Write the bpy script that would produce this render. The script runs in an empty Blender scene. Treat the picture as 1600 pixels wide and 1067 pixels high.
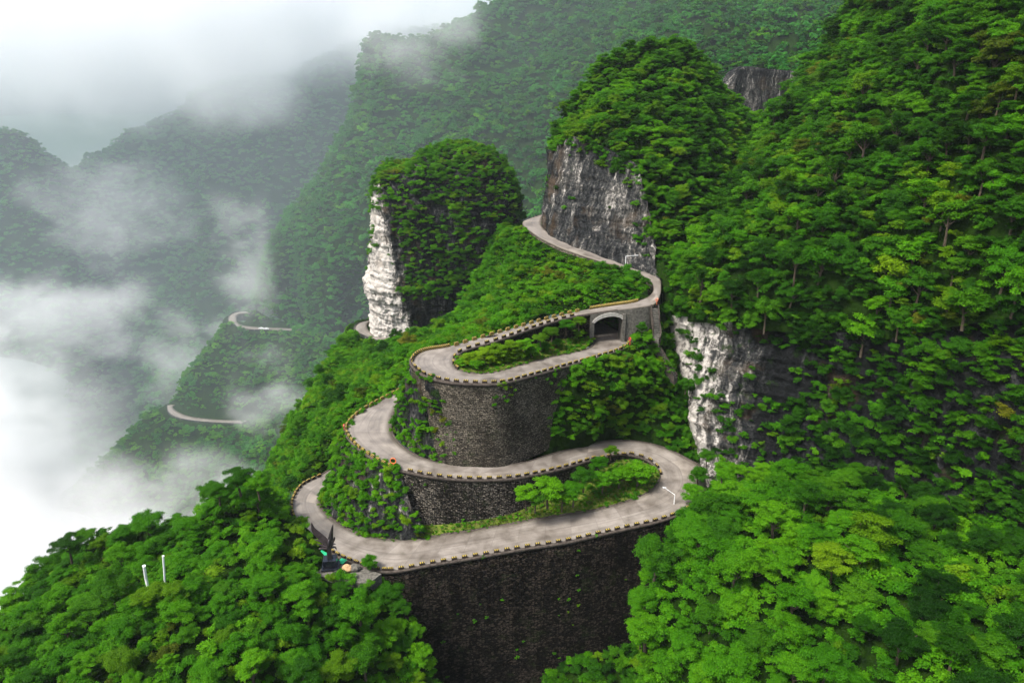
import bpy, math, random
import numpy as np
from mathutils import Vector
R = math.radians
rng = np.random.default_rng(7)
random.seed(7)

# ---------------------------------------------------------------- camera, sky, sun, exposure
SC = bpy.context.scene
COL = SC.collection
CAM_Z, PITCH, F, CX, CY = 90.0, R(20), 1100.0, 800.0, 533.5
cam = bpy.data.objects.new('camera', bpy.data.cameras.new('camera'))
COL.objects.link(cam)
cam.location = (0, 0, CAM_Z)
cam.rotation_euler = (R(90) - PITCH, 0, 0)
cam.data.sensor_width = 36
cam.data.lens = 36 * F / 1600
cam.data.clip_start = 1
cam.data.clip_end = 20000
SC.camera = cam

SUN_EL, SUN_AZ = R(57), R(-122)      # azimuth measured from +Y towards +X
world = bpy.data.worlds.new('World')
SC.world = world
world.use_nodes = True
wn = world.node_tree
bg = wn.nodes['Background']
sky = wn.nodes.new('ShaderNodeTexSky')
sky.sky_type = 'NISHITA'
sky.sun_disc = False
sky.sun_elevation = SUN_EL
sky.sun_rotation = SUN_AZ
sky.air_density = 1.0
sky.dust_density = 5.0
sky.ozone_density = 1.0
hs = wn.nodes.new('ShaderNodeHueSaturation')          # overcast: the blue is mostly washed out
hs.inputs['Saturation'].default_value = .8
wn.links.new(sky.outputs[0], hs.inputs['Color'])
wn.links.new(hs.outputs[0], bg.inputs[0])
bg.inputs[1].default_value = 0.12

sun = bpy.data.objects.new('sun', bpy.data.lights.new('sun', 'SUN'))
COL.objects.link(sun)
sun.data.energy = 2.4
sun.data.angle = R(11)
sun.data.color = (1.0, 0.96, 0.9)
sd = Vector((math.sin(SUN_AZ) * math.cos(SUN_EL), math.cos(SUN_AZ) * math.cos(SUN_EL), math.sin(SUN_EL)))
sun.rotation_euler = sd.to_track_quat('Z', 'Y').to_euler()
sun.location = sd * 500

SC.view_settings.view_transform = 'Standard'
SC.view_settings.look = 'None'
SC.view_settings.exposure = 1.24
SC.view_settings.gamma = 1.0
cy = SC.cycles
cy.max_bounces = 8
cy.diffuse_bounces = 2
cy.glossy_bounces = 1
cy.transmission_bounces = 2
cy.transparent_max_bounces = 8
cy.volume_bounces = 6
cy.volume_step_rate = 1.0
cy.volume_max_steps = 64
cy.use_adaptive_sampling = True
cy.adaptive_threshold = 0.012
cy.use_denoising = True
cy.denoising_prefilter = 'ACCURATE'
cy.caustics_reflective = False
cy.caustics_refractive = False

# ---------------------------------------------------------------- survey helpers
CP, SP = math.cos(PITCH), math.sin(PITCH)
def ray(px, py):
    u = (px - CX) / F; v = (py - CY) / F
    return np.array([u, CP - v * SP, -SP - v * CP])
def Pz(px, py, z):
    d = ray(px, py)
    return np.array([0, 0, CAM_Z]) + d * ((z - CAM_Z) / d[2])
def Py(px, py, Y):
    d = ray(px, py)
    return np.array([0, 0, CAM_Z]) + d * (Y / d[1])
def project(P):
    P = np.atleast_2d(P)
    dep = P[:, 1] * CP - (P[:, 2] - CAM_Z) * SP
    up = P[:, 1] * SP + (P[:, 2] - CAM_Z) * CP
    dd = np.maximum(dep, 1e-3)
    return CX + F * P[:, 0] / dd, CY - F * up / dd, dep

# ---------------------------------------------------------------- numpy noise
_perm = np.random.default_rng(3).permutation(4096).astype(np.int64)
_grad = np.random.default_rng(4).normal(size=(4096, 3)); _grad /= np.linalg.norm(_grad, axis=1)[:, None]
def perlin(P):
    P = np.asarray(P, float); i = np.floor(P).astype(np.int64); f = P - i
    w = f * f * f * (f * (f * 6 - 15) + 10)
    out = np.zeros(len(P))
    for a in (0, 1):
        for b in (0, 1):
            for c in (0, 1):
                h = _perm[(_perm[(_perm[(i[:, 0] + a) & 4095] + i[:, 1] + b) & 4095] + i[:, 2] + c) & 4095]
                d = np.einsum('ij,ij->i', _grad[h], f - np.array([a, b, c]))
                ww = (w[:, 0] if a else 1 - w[:, 0]) * (w[:, 1] if b else 1 - w[:, 1]) * (w[:, 2] if c else 1 - w[:, 2])
                out += d * ww
    return out * 1.6
def fbm(P, oct=4, gain=0.5):
    P = np.asarray(P, float); a = 1; s = 0; out = np.zeros(len(P))
    for k in range(oct):
        out += a * perlin(P * (2.03 ** k) + 17.3 * k); s += a; a *= gain
    return out / s * 1.3

# ---------------------------------------------------------------- object helpers
def tag(o, label=None, cat=None, group=None, kind=None):
    if label: o['label'] = label
    if cat: o['category'] = cat
    if group: o['group'] = group
    if kind: o['kind'] = kind
    return o
def mesh_data(name, V, Fc, mat=None, smooth=False, uv=None):
    me = bpy.data.meshes.new(name)
    V = np.asarray(V, np.float32); 
    Fc = np.asarray(Fc, np.int32)
    k = Fc.shape[1]
    me.vertices.add(len(V)); me.vertices.foreach_set('co', V.ravel())
    me.loops.add(Fc.size); me.loops.foreach_set('vertex_index', Fc.ravel())
    me.polygons.add(len(Fc)); me.polygons.foreach_set('loop_start', np.arange(0, Fc.size, k, dtype=np.int32))
    me.update(calc_edges=True)
    if smooth: me.polygons.foreach_set('use_smooth', np.ones(len(Fc), bool))
    if uv is not None:
        ul = me.uv_layers.new(name='UVMap')
        ul.data.foreach_set('uv', np.asarray(uv, np.float32)[Fc.ravel()].ravel())
    if mat: me.materials.append(mat)
    return me
def link(name, me, parent=None, loc=None):
    o = bpy.data.objects.new(name, me); COL.objects.link(o)
    if parent is not None: o.parent = parent
    if loc is not None: o.location = tuple(loc)
    return o
def empty(name, loc=(0, 0, 0), rz=0, parent=None):
    o = bpy.data.objects.new(name, None); COL.objects.link(o)
    o.location = tuple(loc); o.rotation_euler = (0, 0, rz); o.empty_display_size = .5
    if parent is not None: o.parent = parent
    return o
class MB:                                    # collects shapes, links as ONE mesh
    def __init__(s): s.v = []; s.f = []; s.n = 0
    def add(s, V, Fs):
        s.v += [tuple(p) for p in V]; s.f += [tuple(i + s.n for i in f) for f in Fs]; s.n = len(s.v)
    def box(s, c, d, rz=0, taper=1.0):
        c = np.array(c, float); x, y, z = [q / 2 for q in d]; V = []
        for sz in (-1, 1):
            t = taper if sz > 0 else 1
            for sx, sy in ((-1, -1), (1, -1), (1, 1), (-1, 1)):
                px, py_ = sx * x * t, sy * y * t
                V.append(c + (px * math.cos(rz) - py_ * math.sin(rz), px * math.sin(rz) + py_ * math.cos(rz), sz * z))
        s.add(V, [(3, 2, 1, 0), (4, 5, 6, 7), (0, 1, 5, 4), (1, 2, 6, 5), (2, 3, 7, 6), (3, 0, 4, 7)])
    def tube(s, pts, rad, n=8):
        pts = [np.array(p, float) for p in pts]
        if not hasattr(rad, '__len__'): rad = [rad] * len(pts)
        V = []; Fs = []
        for i, p in enumerate(pts):
            t = pts[min(i + 1, len(pts) - 1)] - pts[max(i - 1, 0)]; t /= np.linalg.norm(t)
            a = np.cross(t, (0, 0, 1) if abs(t[2]) < .9 else (1, 0, 0)); a /= np.linalg.norm(a); b = np.cross(t, a)
            for k in range(n):
                w = 2 * math.pi * k / n
                V.append(p + rad[i] * (math.cos(w) * a + math.sin(w) * b))
        for i in range(len(pts) - 1):
            for k in range(n):
                k2 = (k + 1) % n
                Fs.append((i * n + k, i * n + k2, (i + 1) * n + k2, (i + 1) * n + k))
        Fs.append(tuple(range(n))[::-1]); Fs.append(tuple((len(pts) - 1) * n + k for k in range(n)))
        s.add(V, Fs)
    def build(s, name, mat, parent=None, loc=None, bevel=0, smooth=False):
        me = bpy.data.meshes.new(name); me.from_pydata([tuple(map(float, p)) for p in s.v], [], s.f); me.update()
        if mat: me.materials.append(mat)
        if smooth: me.polygons.foreach_set('use_smooth', np.ones(len(me.polygons), bool))
        o = link(name, me, parent, loc)
        if bevel:
            m = o.modifiers.new('bevel', 'BEVEL'); m.width = bevel; m.segments = 2; m.limit_method = 'ANGLE'
        return o

# ---------------------------------------------------------------- materials
def new_mat(name):
    m = bpy.data.materials.new(name); m.use_nodes = True
    nt = m.node_tree; b = nt.nodes['Principled BSDF']
    return m, nt, b
def N(nt, t, **kw):
    n = nt.nodes.new(t)
    for k, v in kw.items():
        if k.startswith('i_'): n.inputs[int(k[2:])].default_value = v
        else: setattr(n, k, v)
    return n
def ramp(nt, fac, stops, interp='LINEAR'):
    r = N(nt, 'ShaderNodeValToRGB'); r.color_ramp.interpolation = interp
    el = r.color_ramp.elements
    while len(el) < len(stops): el.new(0.5)
    for e, (p, c) in zip(el, stops):
        e.position = p; e.color = (*c, 1) if len(c) == 3 else c
    nt.links.new(fac, r.inputs[0]); return r
def mixc(nt, fac, a, b, blend='MIX'):
    m = N(nt, 'ShaderNodeMix', data_type='RGBA', blend_type=blend)
    for s, v in ((m.inputs[0], fac), (m.inputs[6], a), (m.inputs[7], b)):
        if hasattr(v, 'links'): nt.links.new(v, s)
        elif isinstance(v, (int, float)): s.default_value = v
        else: s.default_value = (*v, 1)
    return m.outputs[2]
def mth(nt, op, a, b=None, c=None):
    m = N(nt, 'ShaderNodeMath', operation=op)
    for s, v in zip(m.inputs, (a, b, c)):
        if v is None: continue
        if hasattr(v, 'links'): nt.links.new(v, s)
        else: s.default_value = v
    return m.outputs[0]
def noise(nt, vec, scale, detail=4, rough=.55, dist=0):
    n = N(nt, 'ShaderNodeTexNoise'); n.inputs['Scale'].default_value = scale
    n.inputs['Detail'].default_value = detail; n.inputs['Roughness'].default_value = rough
    n.inputs['Distortion'].default_value = dist
    if vec is not None: nt.links.new(vec, n.inputs['Vector'])
    return n.outputs[0]
def pos(nt, scale=(1, 1, 1)):
    g = N(nt, 'ShaderNodeNewGeometry'); m = N(nt, 'ShaderNodeMapping'); m.inputs['Scale'].default_value = scale
    nt.links.new(g.outputs['Position'], m.inputs[0]); return m.outputs[0]
def uvmap(nt, scale=(1, 1, 1)):
    g = N(nt, 'ShaderNodeUVMap'); m = N(nt, 'ShaderNodeMapping'); m.inputs['Scale'].default_value = scale
    nt.links.new(g.outputs[0], m.inputs[0]); return m.outputs[0]
def bump(nt, b, h, strength=.5, dist=.1):
    n = N(nt, 'ShaderNodeBump'); n.inputs['Strength'].default_value = strength; n.inputs['Distance'].default_value = dist
    nt.links.new(h, n.inputs['Height']); nt.links.new(n.outputs[0], b.inputs['Normal'])

def leaf_mat(name, dark, mid, light, transl=.35):
    m, nt, b = new_mat(name)
    g = N(nt, 'ShaderNodeNewGeometry'); oi = N(nt, 'ShaderNodeObjectInfo')
    n1 = noise(nt, pos(nt), .05, 3)
    fac = mth(nt, 'ADD', mth(nt, 'MULTIPLY', oi.outputs['Random'], .42), mth(nt, 'MULTIPLY', g.outputs['Random Per Island'], .28))
    fac = mth(nt, 'ADD', fac, mth(nt, 'MULTIPLY', mth(nt, 'SUBTRACT', n1, .5), 1.1))
    fac = mth(nt, 'ADD', fac, .15)
    c = ramp(nt, fac, [(0.05, dark), (.5, mid), (.95, light)]).outputs[0]
    nt.links.new(c, b.inputs['Base Color'])
    b.inputs['Roughness'].default_value = .6
    b.inputs['Specular IOR Level'].default_value = .07
    tr = N(nt, 'ShaderNodeBsdfTranslucent')
    nt.links.new(mixc(nt, .5, c, (.16, .42, .004), 'MIX'), tr.inputs[0])
    ms = N(nt, 'ShaderNodeMixShader', i_0=transl)
    nt.links.new(b.outputs[0], ms.inputs[1]); nt.links.new(tr.outputs[0], ms.inputs[2])
    nt.links.new(ms.outputs[0], nt.nodes['Material Output'].inputs[0])
    return m
M = {}
M['leaf'] = leaf_mat('leaf_mid', (.006, .038, .001), (.025, .104, .002), (.080, .22, .004))
M['leaf_bright'] = leaf_mat('leaf_bright', (.014, .078, .001), (.042, .165, .002), (.11, .29, .004))
M['leaf_yellow'] = leaf_mat('leaf_yellow', (.024, .080, .001), (.068, .160, .002), (.14, .25, .004))
M['leaf_olive'] = leaf_mat('leaf_olive', (.018, .030, .001), (.052, .078, .003), (.13, .13, .008))
M['leaf_dark'] = leaf_mat('leaf_dark', (.003, .018, .001), (.008, .042, .001), (.020, .080, .002))
M['leaf_far'] = leaf_mat('leaf_far', (.004, .042, .006), (.014, .105, .010), (.045, .21, .012), .25)

def rock_mat(name, white=.5, veg=.3, xg=None, kz=0, zg=None):
    m, nt, b = new_mat(name)
    p1 = pos(nt)
    wp = N(nt, 'ShaderNodeVectorMath', operation='MULTIPLY_ADD'); wt = N(nt, 'ShaderNodeTexNoise'); wt.inputs['Scale'].default_value = .12; nt.links.new(p1, wt.inputs[0])
    nt.links.new(wt.outputs[1], wp.inputs[0]); wp.inputs[1].default_value = (6, 6, 6); nt.links.new(p1, wp.inputs[2])
    def mp(s):
        q = N(nt, 'ShaderNodeMapping'); q.inputs['Scale'].default_value = s; nt.links.new(wp.outputs[0], q.inputs[0]); return q.outputs[0]
    st = noise(nt, mp((1, 1, .11)), .42, 7, .68)
    st2 = noise(nt, mp((1, 1, .07)), 1.3, 5, .65)
    big = noise(nt, p1, .05, 3)
    fine = noise(nt, p1, 1.3, 6, .68)
    lay = noise(nt, mp((.12, .12, 1.0)), .45, 5, .62)
    f = mth(nt, 'ADD', mth(nt, 'MULTIPLY', st, .6), mth(nt, 'MULTIPLY', big, .4))
    f = mth(nt, 'ADD', f, mth(nt, 'MULTIPLY', mth(nt, 'SUBTRACT', fine, .5), .35))
    f = mth(nt, 'ADD', f, mth(nt, 'MULTIPLY', mth(nt, 'SUBTRACT', st2, .5), .35))
    f = mth(nt, 'ADD', f, (white - .5) * .5)
    if xg:                                            # colour ramps paler towards one side
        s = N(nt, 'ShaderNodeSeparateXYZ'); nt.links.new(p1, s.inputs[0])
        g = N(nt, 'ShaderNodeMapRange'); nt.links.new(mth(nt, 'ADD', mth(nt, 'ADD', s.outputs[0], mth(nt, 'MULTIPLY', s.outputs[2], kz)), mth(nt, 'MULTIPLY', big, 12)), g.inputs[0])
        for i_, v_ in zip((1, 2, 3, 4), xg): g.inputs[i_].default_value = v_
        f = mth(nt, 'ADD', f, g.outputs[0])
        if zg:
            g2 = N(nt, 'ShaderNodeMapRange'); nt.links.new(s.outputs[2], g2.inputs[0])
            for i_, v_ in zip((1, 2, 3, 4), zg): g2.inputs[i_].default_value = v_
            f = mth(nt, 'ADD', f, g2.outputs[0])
    c = ramp(nt, f, [(.42, (.010, .011, .012)), (.52, (.035, .037, .038)), (.60, (.12, .115, .105)), (.68, (.52, .49, .45))]).outputs[0]
    crack = ramp(nt, lay, [(.34, (.3, .3, .3)), (.42, (1, 1, 1))]).outputs[0]
    c = mixc(nt, .35, c, crack, 'MULTIPLY')
    och = ramp(nt, noise(nt, p1, .12, 4), [(.56, (0, 0, 0)), (.7, (1, 1, 1))]).outputs[0]
    c = mixc(nt, mth(nt, 'MULTIPLY', och, .3), c, (.16, .10, .05))
    gm = ramp(nt, mth(nt, 'ADD', noise(nt, p1, .3, 6, .7), (veg - .5) * .5), [(.5, (0, 0, 0)), (.58, (1, 1, 1))]).outputs[0]
    c = mixc(nt, mth(nt, 'MULTIPLY', gm, .85), c, (.015, .035, .006))
    nt.links.new(c, b.inputs['Base Color']); b.inputs['Roughness'].default_value = .9; b.inputs['Specular IOR Level'].default_value = .06
    h = mth(nt, 'ADD', mth(nt, 'MULTIPLY', lay, .2), mth(nt, 'ADD', mth(nt, 'MULTIPLY', st, 1.5), fine))
    bump(nt, b, h, 1.0, 1.1)
    return m
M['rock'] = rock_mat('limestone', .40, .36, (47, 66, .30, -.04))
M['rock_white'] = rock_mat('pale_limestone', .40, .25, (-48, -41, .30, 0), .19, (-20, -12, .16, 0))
M['rock_dark'] = rock_mat('dark_limestone', .46, .45)
M['rock_grey'] = rock_mat('grey_limestone', .55, .2)

def soil_mat():
    m, nt, b = new_mat('forest_floor')
    n1 = noise(nt, pos(nt), .35, 6, .65)
    c = ramp(nt, n1, [(.35, (.003, .008, .002)), (.5, (.008, .022, .002)), (.65, (.012, .028, .003))]).outputs[0]
    nt.links.new(c, b.inputs['Base Color']); b.inputs['Roughness'].default_value = .95; b.inputs['Specular IOR Level'].default_value = .02
    bump(nt, b, noise(nt, pos(nt), 1.2, 5), 1, .5); return m
M['soil'] = soil_mat()
def verge_mat():
    m, nt, b = new_mat('grass_verge')
    n1 = noise(nt, pos(nt), .9, 6, .65)
    c = ramp(nt, n1, [(.3, (.03, .028, .014)), (.45, (.06, .085, .014)), (.58, (.10, .14, .02)), (.72, (.19, .15, .06))]).outputs[0]
    nt.links.new(c, b.inputs['Base Color']); b.inputs['Roughness'].default_value = .95; b.inputs['Specular IOR Level'].default_value = .02
    bump(nt, b, noise(nt, pos(nt), 3, 5), 1, .4); return m
M['verge'] = verge_mat()

def masonry_mat(name, cols, scale=1.0, lichen=.2, strength=1.0, courses=False):
    m, nt, b = new_mat(name)
    uv = uvmap(nt, (1.0 * scale, 1.55 * scale, 1))
    wob = N(nt, 'ShaderNodeTexNoise'); wob.inputs['Scale'].default_value = 1.3; nt.links.new(uv, wob.inputs[0])
    vm = N(nt, 'ShaderNodeVectorMath', operation='MULTIPLY_ADD'); nt.links.new(wob.outputs[1], vm.inputs[0]); vm.inputs[1].default_value = (.35, .35, 0); nt.links.new(uv, vm.inputs[2])
    v1 = N(nt, 'ShaderNodeTexVoronoi', feature='F1'); v1.inputs['Scale'].default_value = 1.9; v1.inputs['Randomness'].default_value = .75
    v2 = N(nt, 'ShaderNodeTexVoronoi', feature='DISTANCE_TO_EDGE'); v2.inputs['Scale'].default_value = 1.9; v2.inputs['Randomness'].default_value = .75
    for v in (v1, v2): nt.links.new(vm.outputs[0], v.inputs['Vector'])
    sep = N(nt, 'ShaderNodeSeparateColor'); nt.links.new(v1.outputs['Color'], sep.inputs[0])
    big = noise(nt, pos(nt), .16, 4, .6)
    streak = noise(nt, uvmap(nt, (.35, .06, 1)), 1.0, 4, .6)
    f = mth(nt, 'ADD', mth(nt, 'MULTIPLY', sep.outputs[0], .5), mth(nt, 'MULTIPLY', mth(nt, 'SUBTRACT', mth(nt, 'MULTIPLY', mth(nt, 'ADD', big, streak), .85), .40), 1.0))
    c = ramp(nt, f, [(.3, cols[0]), (.62, cols[1]), (.95, cols[2])]).outputs[0]
    mort = ramp(nt, v2.outputs[0], [(.02, (0, 0, 0)), (.11, (1, 1, 1))]).outputs[0]
    if courses:
        br = N(nt, 'ShaderNodeTexBrick'); br.inputs['Scale'].default_value = 1.0; br.inputs['Brick Width'].default_value = .9; br.inputs['Row Height'].default_value = .42
        br.inputs['Mortar Size'].default_value = .05; br.inputs['Mortar Smooth'].default_value = .4; br.inputs['Color1'].default_value = (.45, .45, .45, 1); br.inputs['Color2'].default_value = (1.25, 1.2, 1.15, 1); br.inputs['Mortar'].default_value = (.12, .12, .11, 1)
        vb = N(nt, 'ShaderNodeVectorMath', operation='MULTIPLY_ADD'); nt.links.new(wob.outputs[1], vb.inputs[0]); vb.inputs[1].default_value = (.2, .16, 0); nt.links.new(uvmap(nt), vb.inputs[2]); nt.links.new(vb.outputs[0], br.inputs['Vector'])
        c = mixc(nt, .8, c, br.outputs['Color'], 'MULTIPLY')
    c = mixc(nt, mort, tuple(q * .45 for q in cols[0]), c)
    sp = ramp(nt, noise(nt, pos(nt), 2.2, 5, .7), [(.66, (0, 0, 0)), (.72, (1, 1, 1))]).outputs[0]
    c = mixc(nt, mth(nt, 'MULTIPLY', sp, lichen), c, (.2, .2, .18))
    gm = ramp(nt, noise(nt, pos(nt), .35, 6, .7), [(.56, (0, 0, 0)), (.66, (1, 1, 1))]).outputs[0]
    c = mixc(nt, mth(nt, 'MULTIPLY', gm, .45), c, (.02, .035, .008))
    nt.links.new(c, b.inputs['Base Color']); b.inputs['Roughness'].default_value = .9; b.inputs['Specular IOR Level'].default_value = .06
    h = mth(nt, 'ADD', mort, mth(nt, 'MULTIPLY', sep.outputs[1], .9))
    h = mth(nt, 'ADD', h, mth(nt, 'MULTIPLY', noise(nt, pos(nt), 3, 4), .5))
    bump(nt, b, h, strength, .4); return m
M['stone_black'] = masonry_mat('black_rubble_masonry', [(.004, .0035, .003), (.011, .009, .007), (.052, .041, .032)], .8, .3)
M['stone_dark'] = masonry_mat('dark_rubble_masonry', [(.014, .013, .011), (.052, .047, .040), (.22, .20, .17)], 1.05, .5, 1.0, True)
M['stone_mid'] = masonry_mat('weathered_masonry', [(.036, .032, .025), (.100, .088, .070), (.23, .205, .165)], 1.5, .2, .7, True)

def road_mat():
    m, nt, b = new_mat('worn_concrete')
    uv = N(nt, 'ShaderNodeUVMap'); s = N(nt, 'ShaderNodeSeparateXYZ'); nt.links.new(uv.outputs[0], s.inputs[0])
    p = pos(nt)
    big = noise(nt, p, .045, 3); med = noise(nt, p, .35, 5, .6); fin = noise(nt, p, 6, 4)
    f = mth(nt, 'ADD', mth(nt, 'MULTIPLY', med, .6), mth(nt, 'MULTIPLY', fin, .25))
    f = mth(nt, 'ADD', f, mth(nt, 'MULTIPLY', big, .25))
    warm = ramp(nt, f, [(.38, (.088, .075, .063)), (.54, (.170, .150, .129)), (.7, (.24, .216, .190))]).outputs[0]
    # slabs: value differs per 5 m slab and per lane
    slab = mth(nt, 'FLOOR', mth(nt, 'DIVIDE', s.outputs[1], 5.5)); lane = mth(nt, 'FLOOR', mth(nt, 'MULTIPLY', s.outputs[0], 2))
    cmb = N(nt, 'ShaderNodeCombineXYZ'); nt.links.new(slab, cmb.inputs[0]); nt.links.new(lane, cmb.inputs[1])
    wn_ = N(nt, 'ShaderNodeTexWhiteNoise'); nt.links.new(cmb.outputs[0], wn_.inputs[0])
    sv = ramp(nt, wn_.outputs[0], [(0, (.74, .72, .70)), (.5, (1, 1, 1)), (.85, (1.0, .99, .97)), (1, (1.4, 1.37, 1.32))]).outputs[0]
    c = mixc(nt, 1.0, warm, sv, 'MULTIPLY')
    # joints
    fr = mth(nt, 'FRACT', mth(nt, 'DIVIDE', s.outputs[1], 5.5)); j1 = mth(nt, 'LESS_THAN', fr, .018)
    j2 = mth(nt, 'LESS_THAN', mth(nt, 'ABSOLUTE', mth(nt, 'SUBTRACT', s.outputs[0], .5)), .008)
    j = mth(nt, 'MAXIMUM', j1, j2)
    c = mixc(nt, mth(nt, 'MULTIPLY', j, .45), c, (.08, .07, .06))
    # dirt gathered along the edges, damp wheel tracks
    e = mth(nt, 'ABSOLUTE', mth(nt, 'SUBTRACT', s.outputs[0], .5))
    em = ramp(nt, mth(nt, 'ADD', e, mth(nt, 'MULTIPLY', mth(nt, 'SUBTRACT', med, .5), .22)), [(.37, (0, 0, 0)), (.5, (1, 1, 1))]).outputs[0]
    c = mixc(nt, mth(nt, 'MULTIPLY', em, .65), c, (.085, .07, .045))
    tr = noise(nt, uvmap(nt, (14, .05, 1)), 1.0, 4)
    tm = ramp(nt, tr, [(.5, (0, 0, 0)), (.68, (1, 1, 1))]).outputs[0]
    c = mixc(nt, mth(nt, 'MULTIPLY', tm, .5), c, (.085, .075, .063))
    cr = N(nt, 'ShaderNodeTexVoronoi', feature='DISTANCE_TO_EDGE'); cr.inputs['Scale'].default_value = .22; nt.links.new(p, cr.inputs['Vector'])
    cm = mth(nt, 'LESS_THAN', mth(nt, 'ADD', cr.outputs[0], mth(nt, 'MULTIPLY', med, .02)), .018)
    c = mixc(nt, mth(nt, 'MULTIPLY', cm, .10), c, (.06, .05, .04))
    nt.links.new(c, b.inputs['Base Color'])
    rr = ramp(nt, med, [(.35, (.35, .35, .35)), (.6, (.8, .8, .8))]).outputs[0]; nt.links.new(rr, b.inputs['Roughness'])
    bump(nt, b, fin, .15, .02); return m
M['road'] = road_mat()

def plain(name, c, rough=.7, var=.25, metal=0, sc=2):
    m, nt, b = new_mat(name)
    n = noise(nt, pos(nt), sc, 4)
    k = ramp(nt, n, [(.3, tuple(q * (1 - var) for q in c)), (.7, tuple(min(1, q * (1 + var)) for q in c))]).outputs[0]
    nt.links.new(k, b.inputs['Base Color']); b.inputs['Roughness'].default_value = rough; b.inputs['Metallic'].default_value = metal; b.inputs['Specular IOR Level'].default_value = .1 if rough > .65 else .5
    return m
M['concrete'] = plain('old_concrete', (.10, .095, .082), .9, .5)
M['coping'] = plain('dirty_concrete_coping', (.06, .05, .042), .9, .5)
M['white_post'] = plain('white_painted_steel', (.72, .74, .74), .4, .08)
M['galv'] = plain('galvanised_steel', (.55, .57, .58), .4, .15)
M['black'] = plain('black_bronze', (.018, .015, .016), .45, .4)
M['plum'] = plain('dark_patinated_metal', (.045, .032, .034), .5, .5, .2)
M['dark_gloss'] = plain('polished_black_granite', (.008, .010, .016), .2, .3)
M['orange'] = plain('orange_plastic', (.75, .16, .05), .5, .15)
M['red'] = plain('red_plastic', (.7, .06, .03), .5, .15)
M['green'] = plain('green_mat', (.02, .30, .14), .7, .4, 0, 1.3)
M['bark'] = plain('bark', (.07, .055, .04), .95, .5, 0, 4)
M['white_car'] = plain('white_car_paint', (.75, .76, .77), .3, .05)
M['glass'] = plain('tinted_glass', (.02, .025, .03), .1, .1)
M['rubber'] = plain('rubber', (.015, .015, .015), .8, .2)
M['cream'] = plain('cream_stone', (.36, .24, .13), .8, .3)
mm, nt_, b_ = new_mat('convex_mirror_glass'); b_.inputs['Metallic'].default_value = 1; b_.inputs['Roughness'].default_value = .12; b_.inputs['Base Color'].default_value = (.85, .72, .68, 1); M['mirror'] = mm

def stripe_mat(name, yellow, black, per):
    m, nt, b = new_mat(name)
    g = N(nt, 'ShaderNodeTexCoord'); s = N(nt, 'ShaderNodeSeparateXYZ'); nt.links.new(g.outputs['Object'], s.inputs[0])
    d = mth(nt, 'ADD', s.outputs[0], mth(nt, 'MULTIPLY', s.outputs[2], .8)); fr = mth(nt, 'FRACT', mth(nt, 'DIVIDE', d, per))
    st = mth(nt, 'GREATER_THAN', fr, .5)
    wear = ramp(nt, noise(nt, pos(nt), 4, 5, .7), [(.45, (0, 0, 0)), (.62, (1, 1, 1))]).outputs[0]
    c = mixc(nt, st, black, yellow); c = mixc(nt, mth(nt, 'MULTIPLY', wear, .65), c, (.05, .038, .022))
    nt.links.new(c, b.inputs['Base Color']); b.inputs['Roughness'].default_value = .75; return m
M['stripe'] = stripe_mat('yellow_black_paint', (.40, .29, .03), (.014, .014, .012), .42)
M['stone_block'] = plain('weathered_guard_stone', (.035, .026, .02), .9, .5)

# ---------------------------------------------------------------- surveyed roads: (outer x, y, inner x, y, height)
RA = [(520,730,540,752,-3.6),(501,742,508,764,-3),(469,759,500,779,-2.4),(454,787,501,790,-1.8),(462,818,511,803,-1.4),(484,843,533,819,-1),
 (511,860,562,833,-.6),(545,877,602,842,-.3),(602,893,650,840,0),(675,882,700,833,.9),(742,871,760,824,1.6),(815,858,825,812,2.4),(885,847,885,802,3.2),
 (965,829,945,792,4),(1041,811,1000,774,4.8),(1085,790,1020,762,5.4),(1103,760,1029,750,6),(1095,730,1029,738,6.6),(1077,718,1021,726,7.2),
 (1043,701,1005,716,7.9),(1007,691,975,710,8.7),(965,688,948,713,9.4),(920,693,914,722,10.2),(880,704,876,733,11),(852,712,844,740,11.6),
 (824,721,799,748,12.3),(790,726,745,750,12.9),(745,727,690,747,13.3),(700,723.5,645,739.5,13.7),(665,717,606,729,14.2),(640,705,572,710,14.6),
 (622,690,549,691,15),(612,672,538,670,15.5),(614,650,552,650,15.9),(622,632,577,633,16.3),(640,618,604,619,16.7),(662,600,640,600,17.4)]
RB = [(890,507,925,500,28),(905,508.5,940,506,28.2),(926,514,958,512,28.5),(929,525,975,522,28.8),(930,532,983,532,29.1),(926,540,982,541,29.4),(915,546,966,549,29.7),
 (892,551,930,560,30),(850,560,880,574,30.6),(815,569,830,588,31.2),(785,578,785,599,31.7),(755,583,740,600,32),(730,581,700,597,32.4),(716,575,665,588,32.8),
 (711,567,643,571,33.2),(713,558,644,558,33.6),(722,550,662,548,34),(745,542,700,541.5,34.4),(776,533,740,530.5,35),(825,516,790,516,35.6),(865,503,840,502,36),
 (900,494,885,490,36.5),(930,489,925,482,37),(965,484,960,476.5,37.5),(996,480,990,472,38),(1022,475,1012,464,38.3),(1031,462,1021,454,38.7),(1033,448,1020,446,39),
 (1031,436,1013,436,39.5),(1012,423,992,425,40.2),(985,413,968,416,41),(945,400,940,408,42),(915,390,905,397,43),(880,377,870,384,44),(860,366,842,370,44.8),
 (848,355,824,357,45.4),(846,345,817,347,46),(850,335,835,339,46.6),(868,327,858,331,47)]
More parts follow.
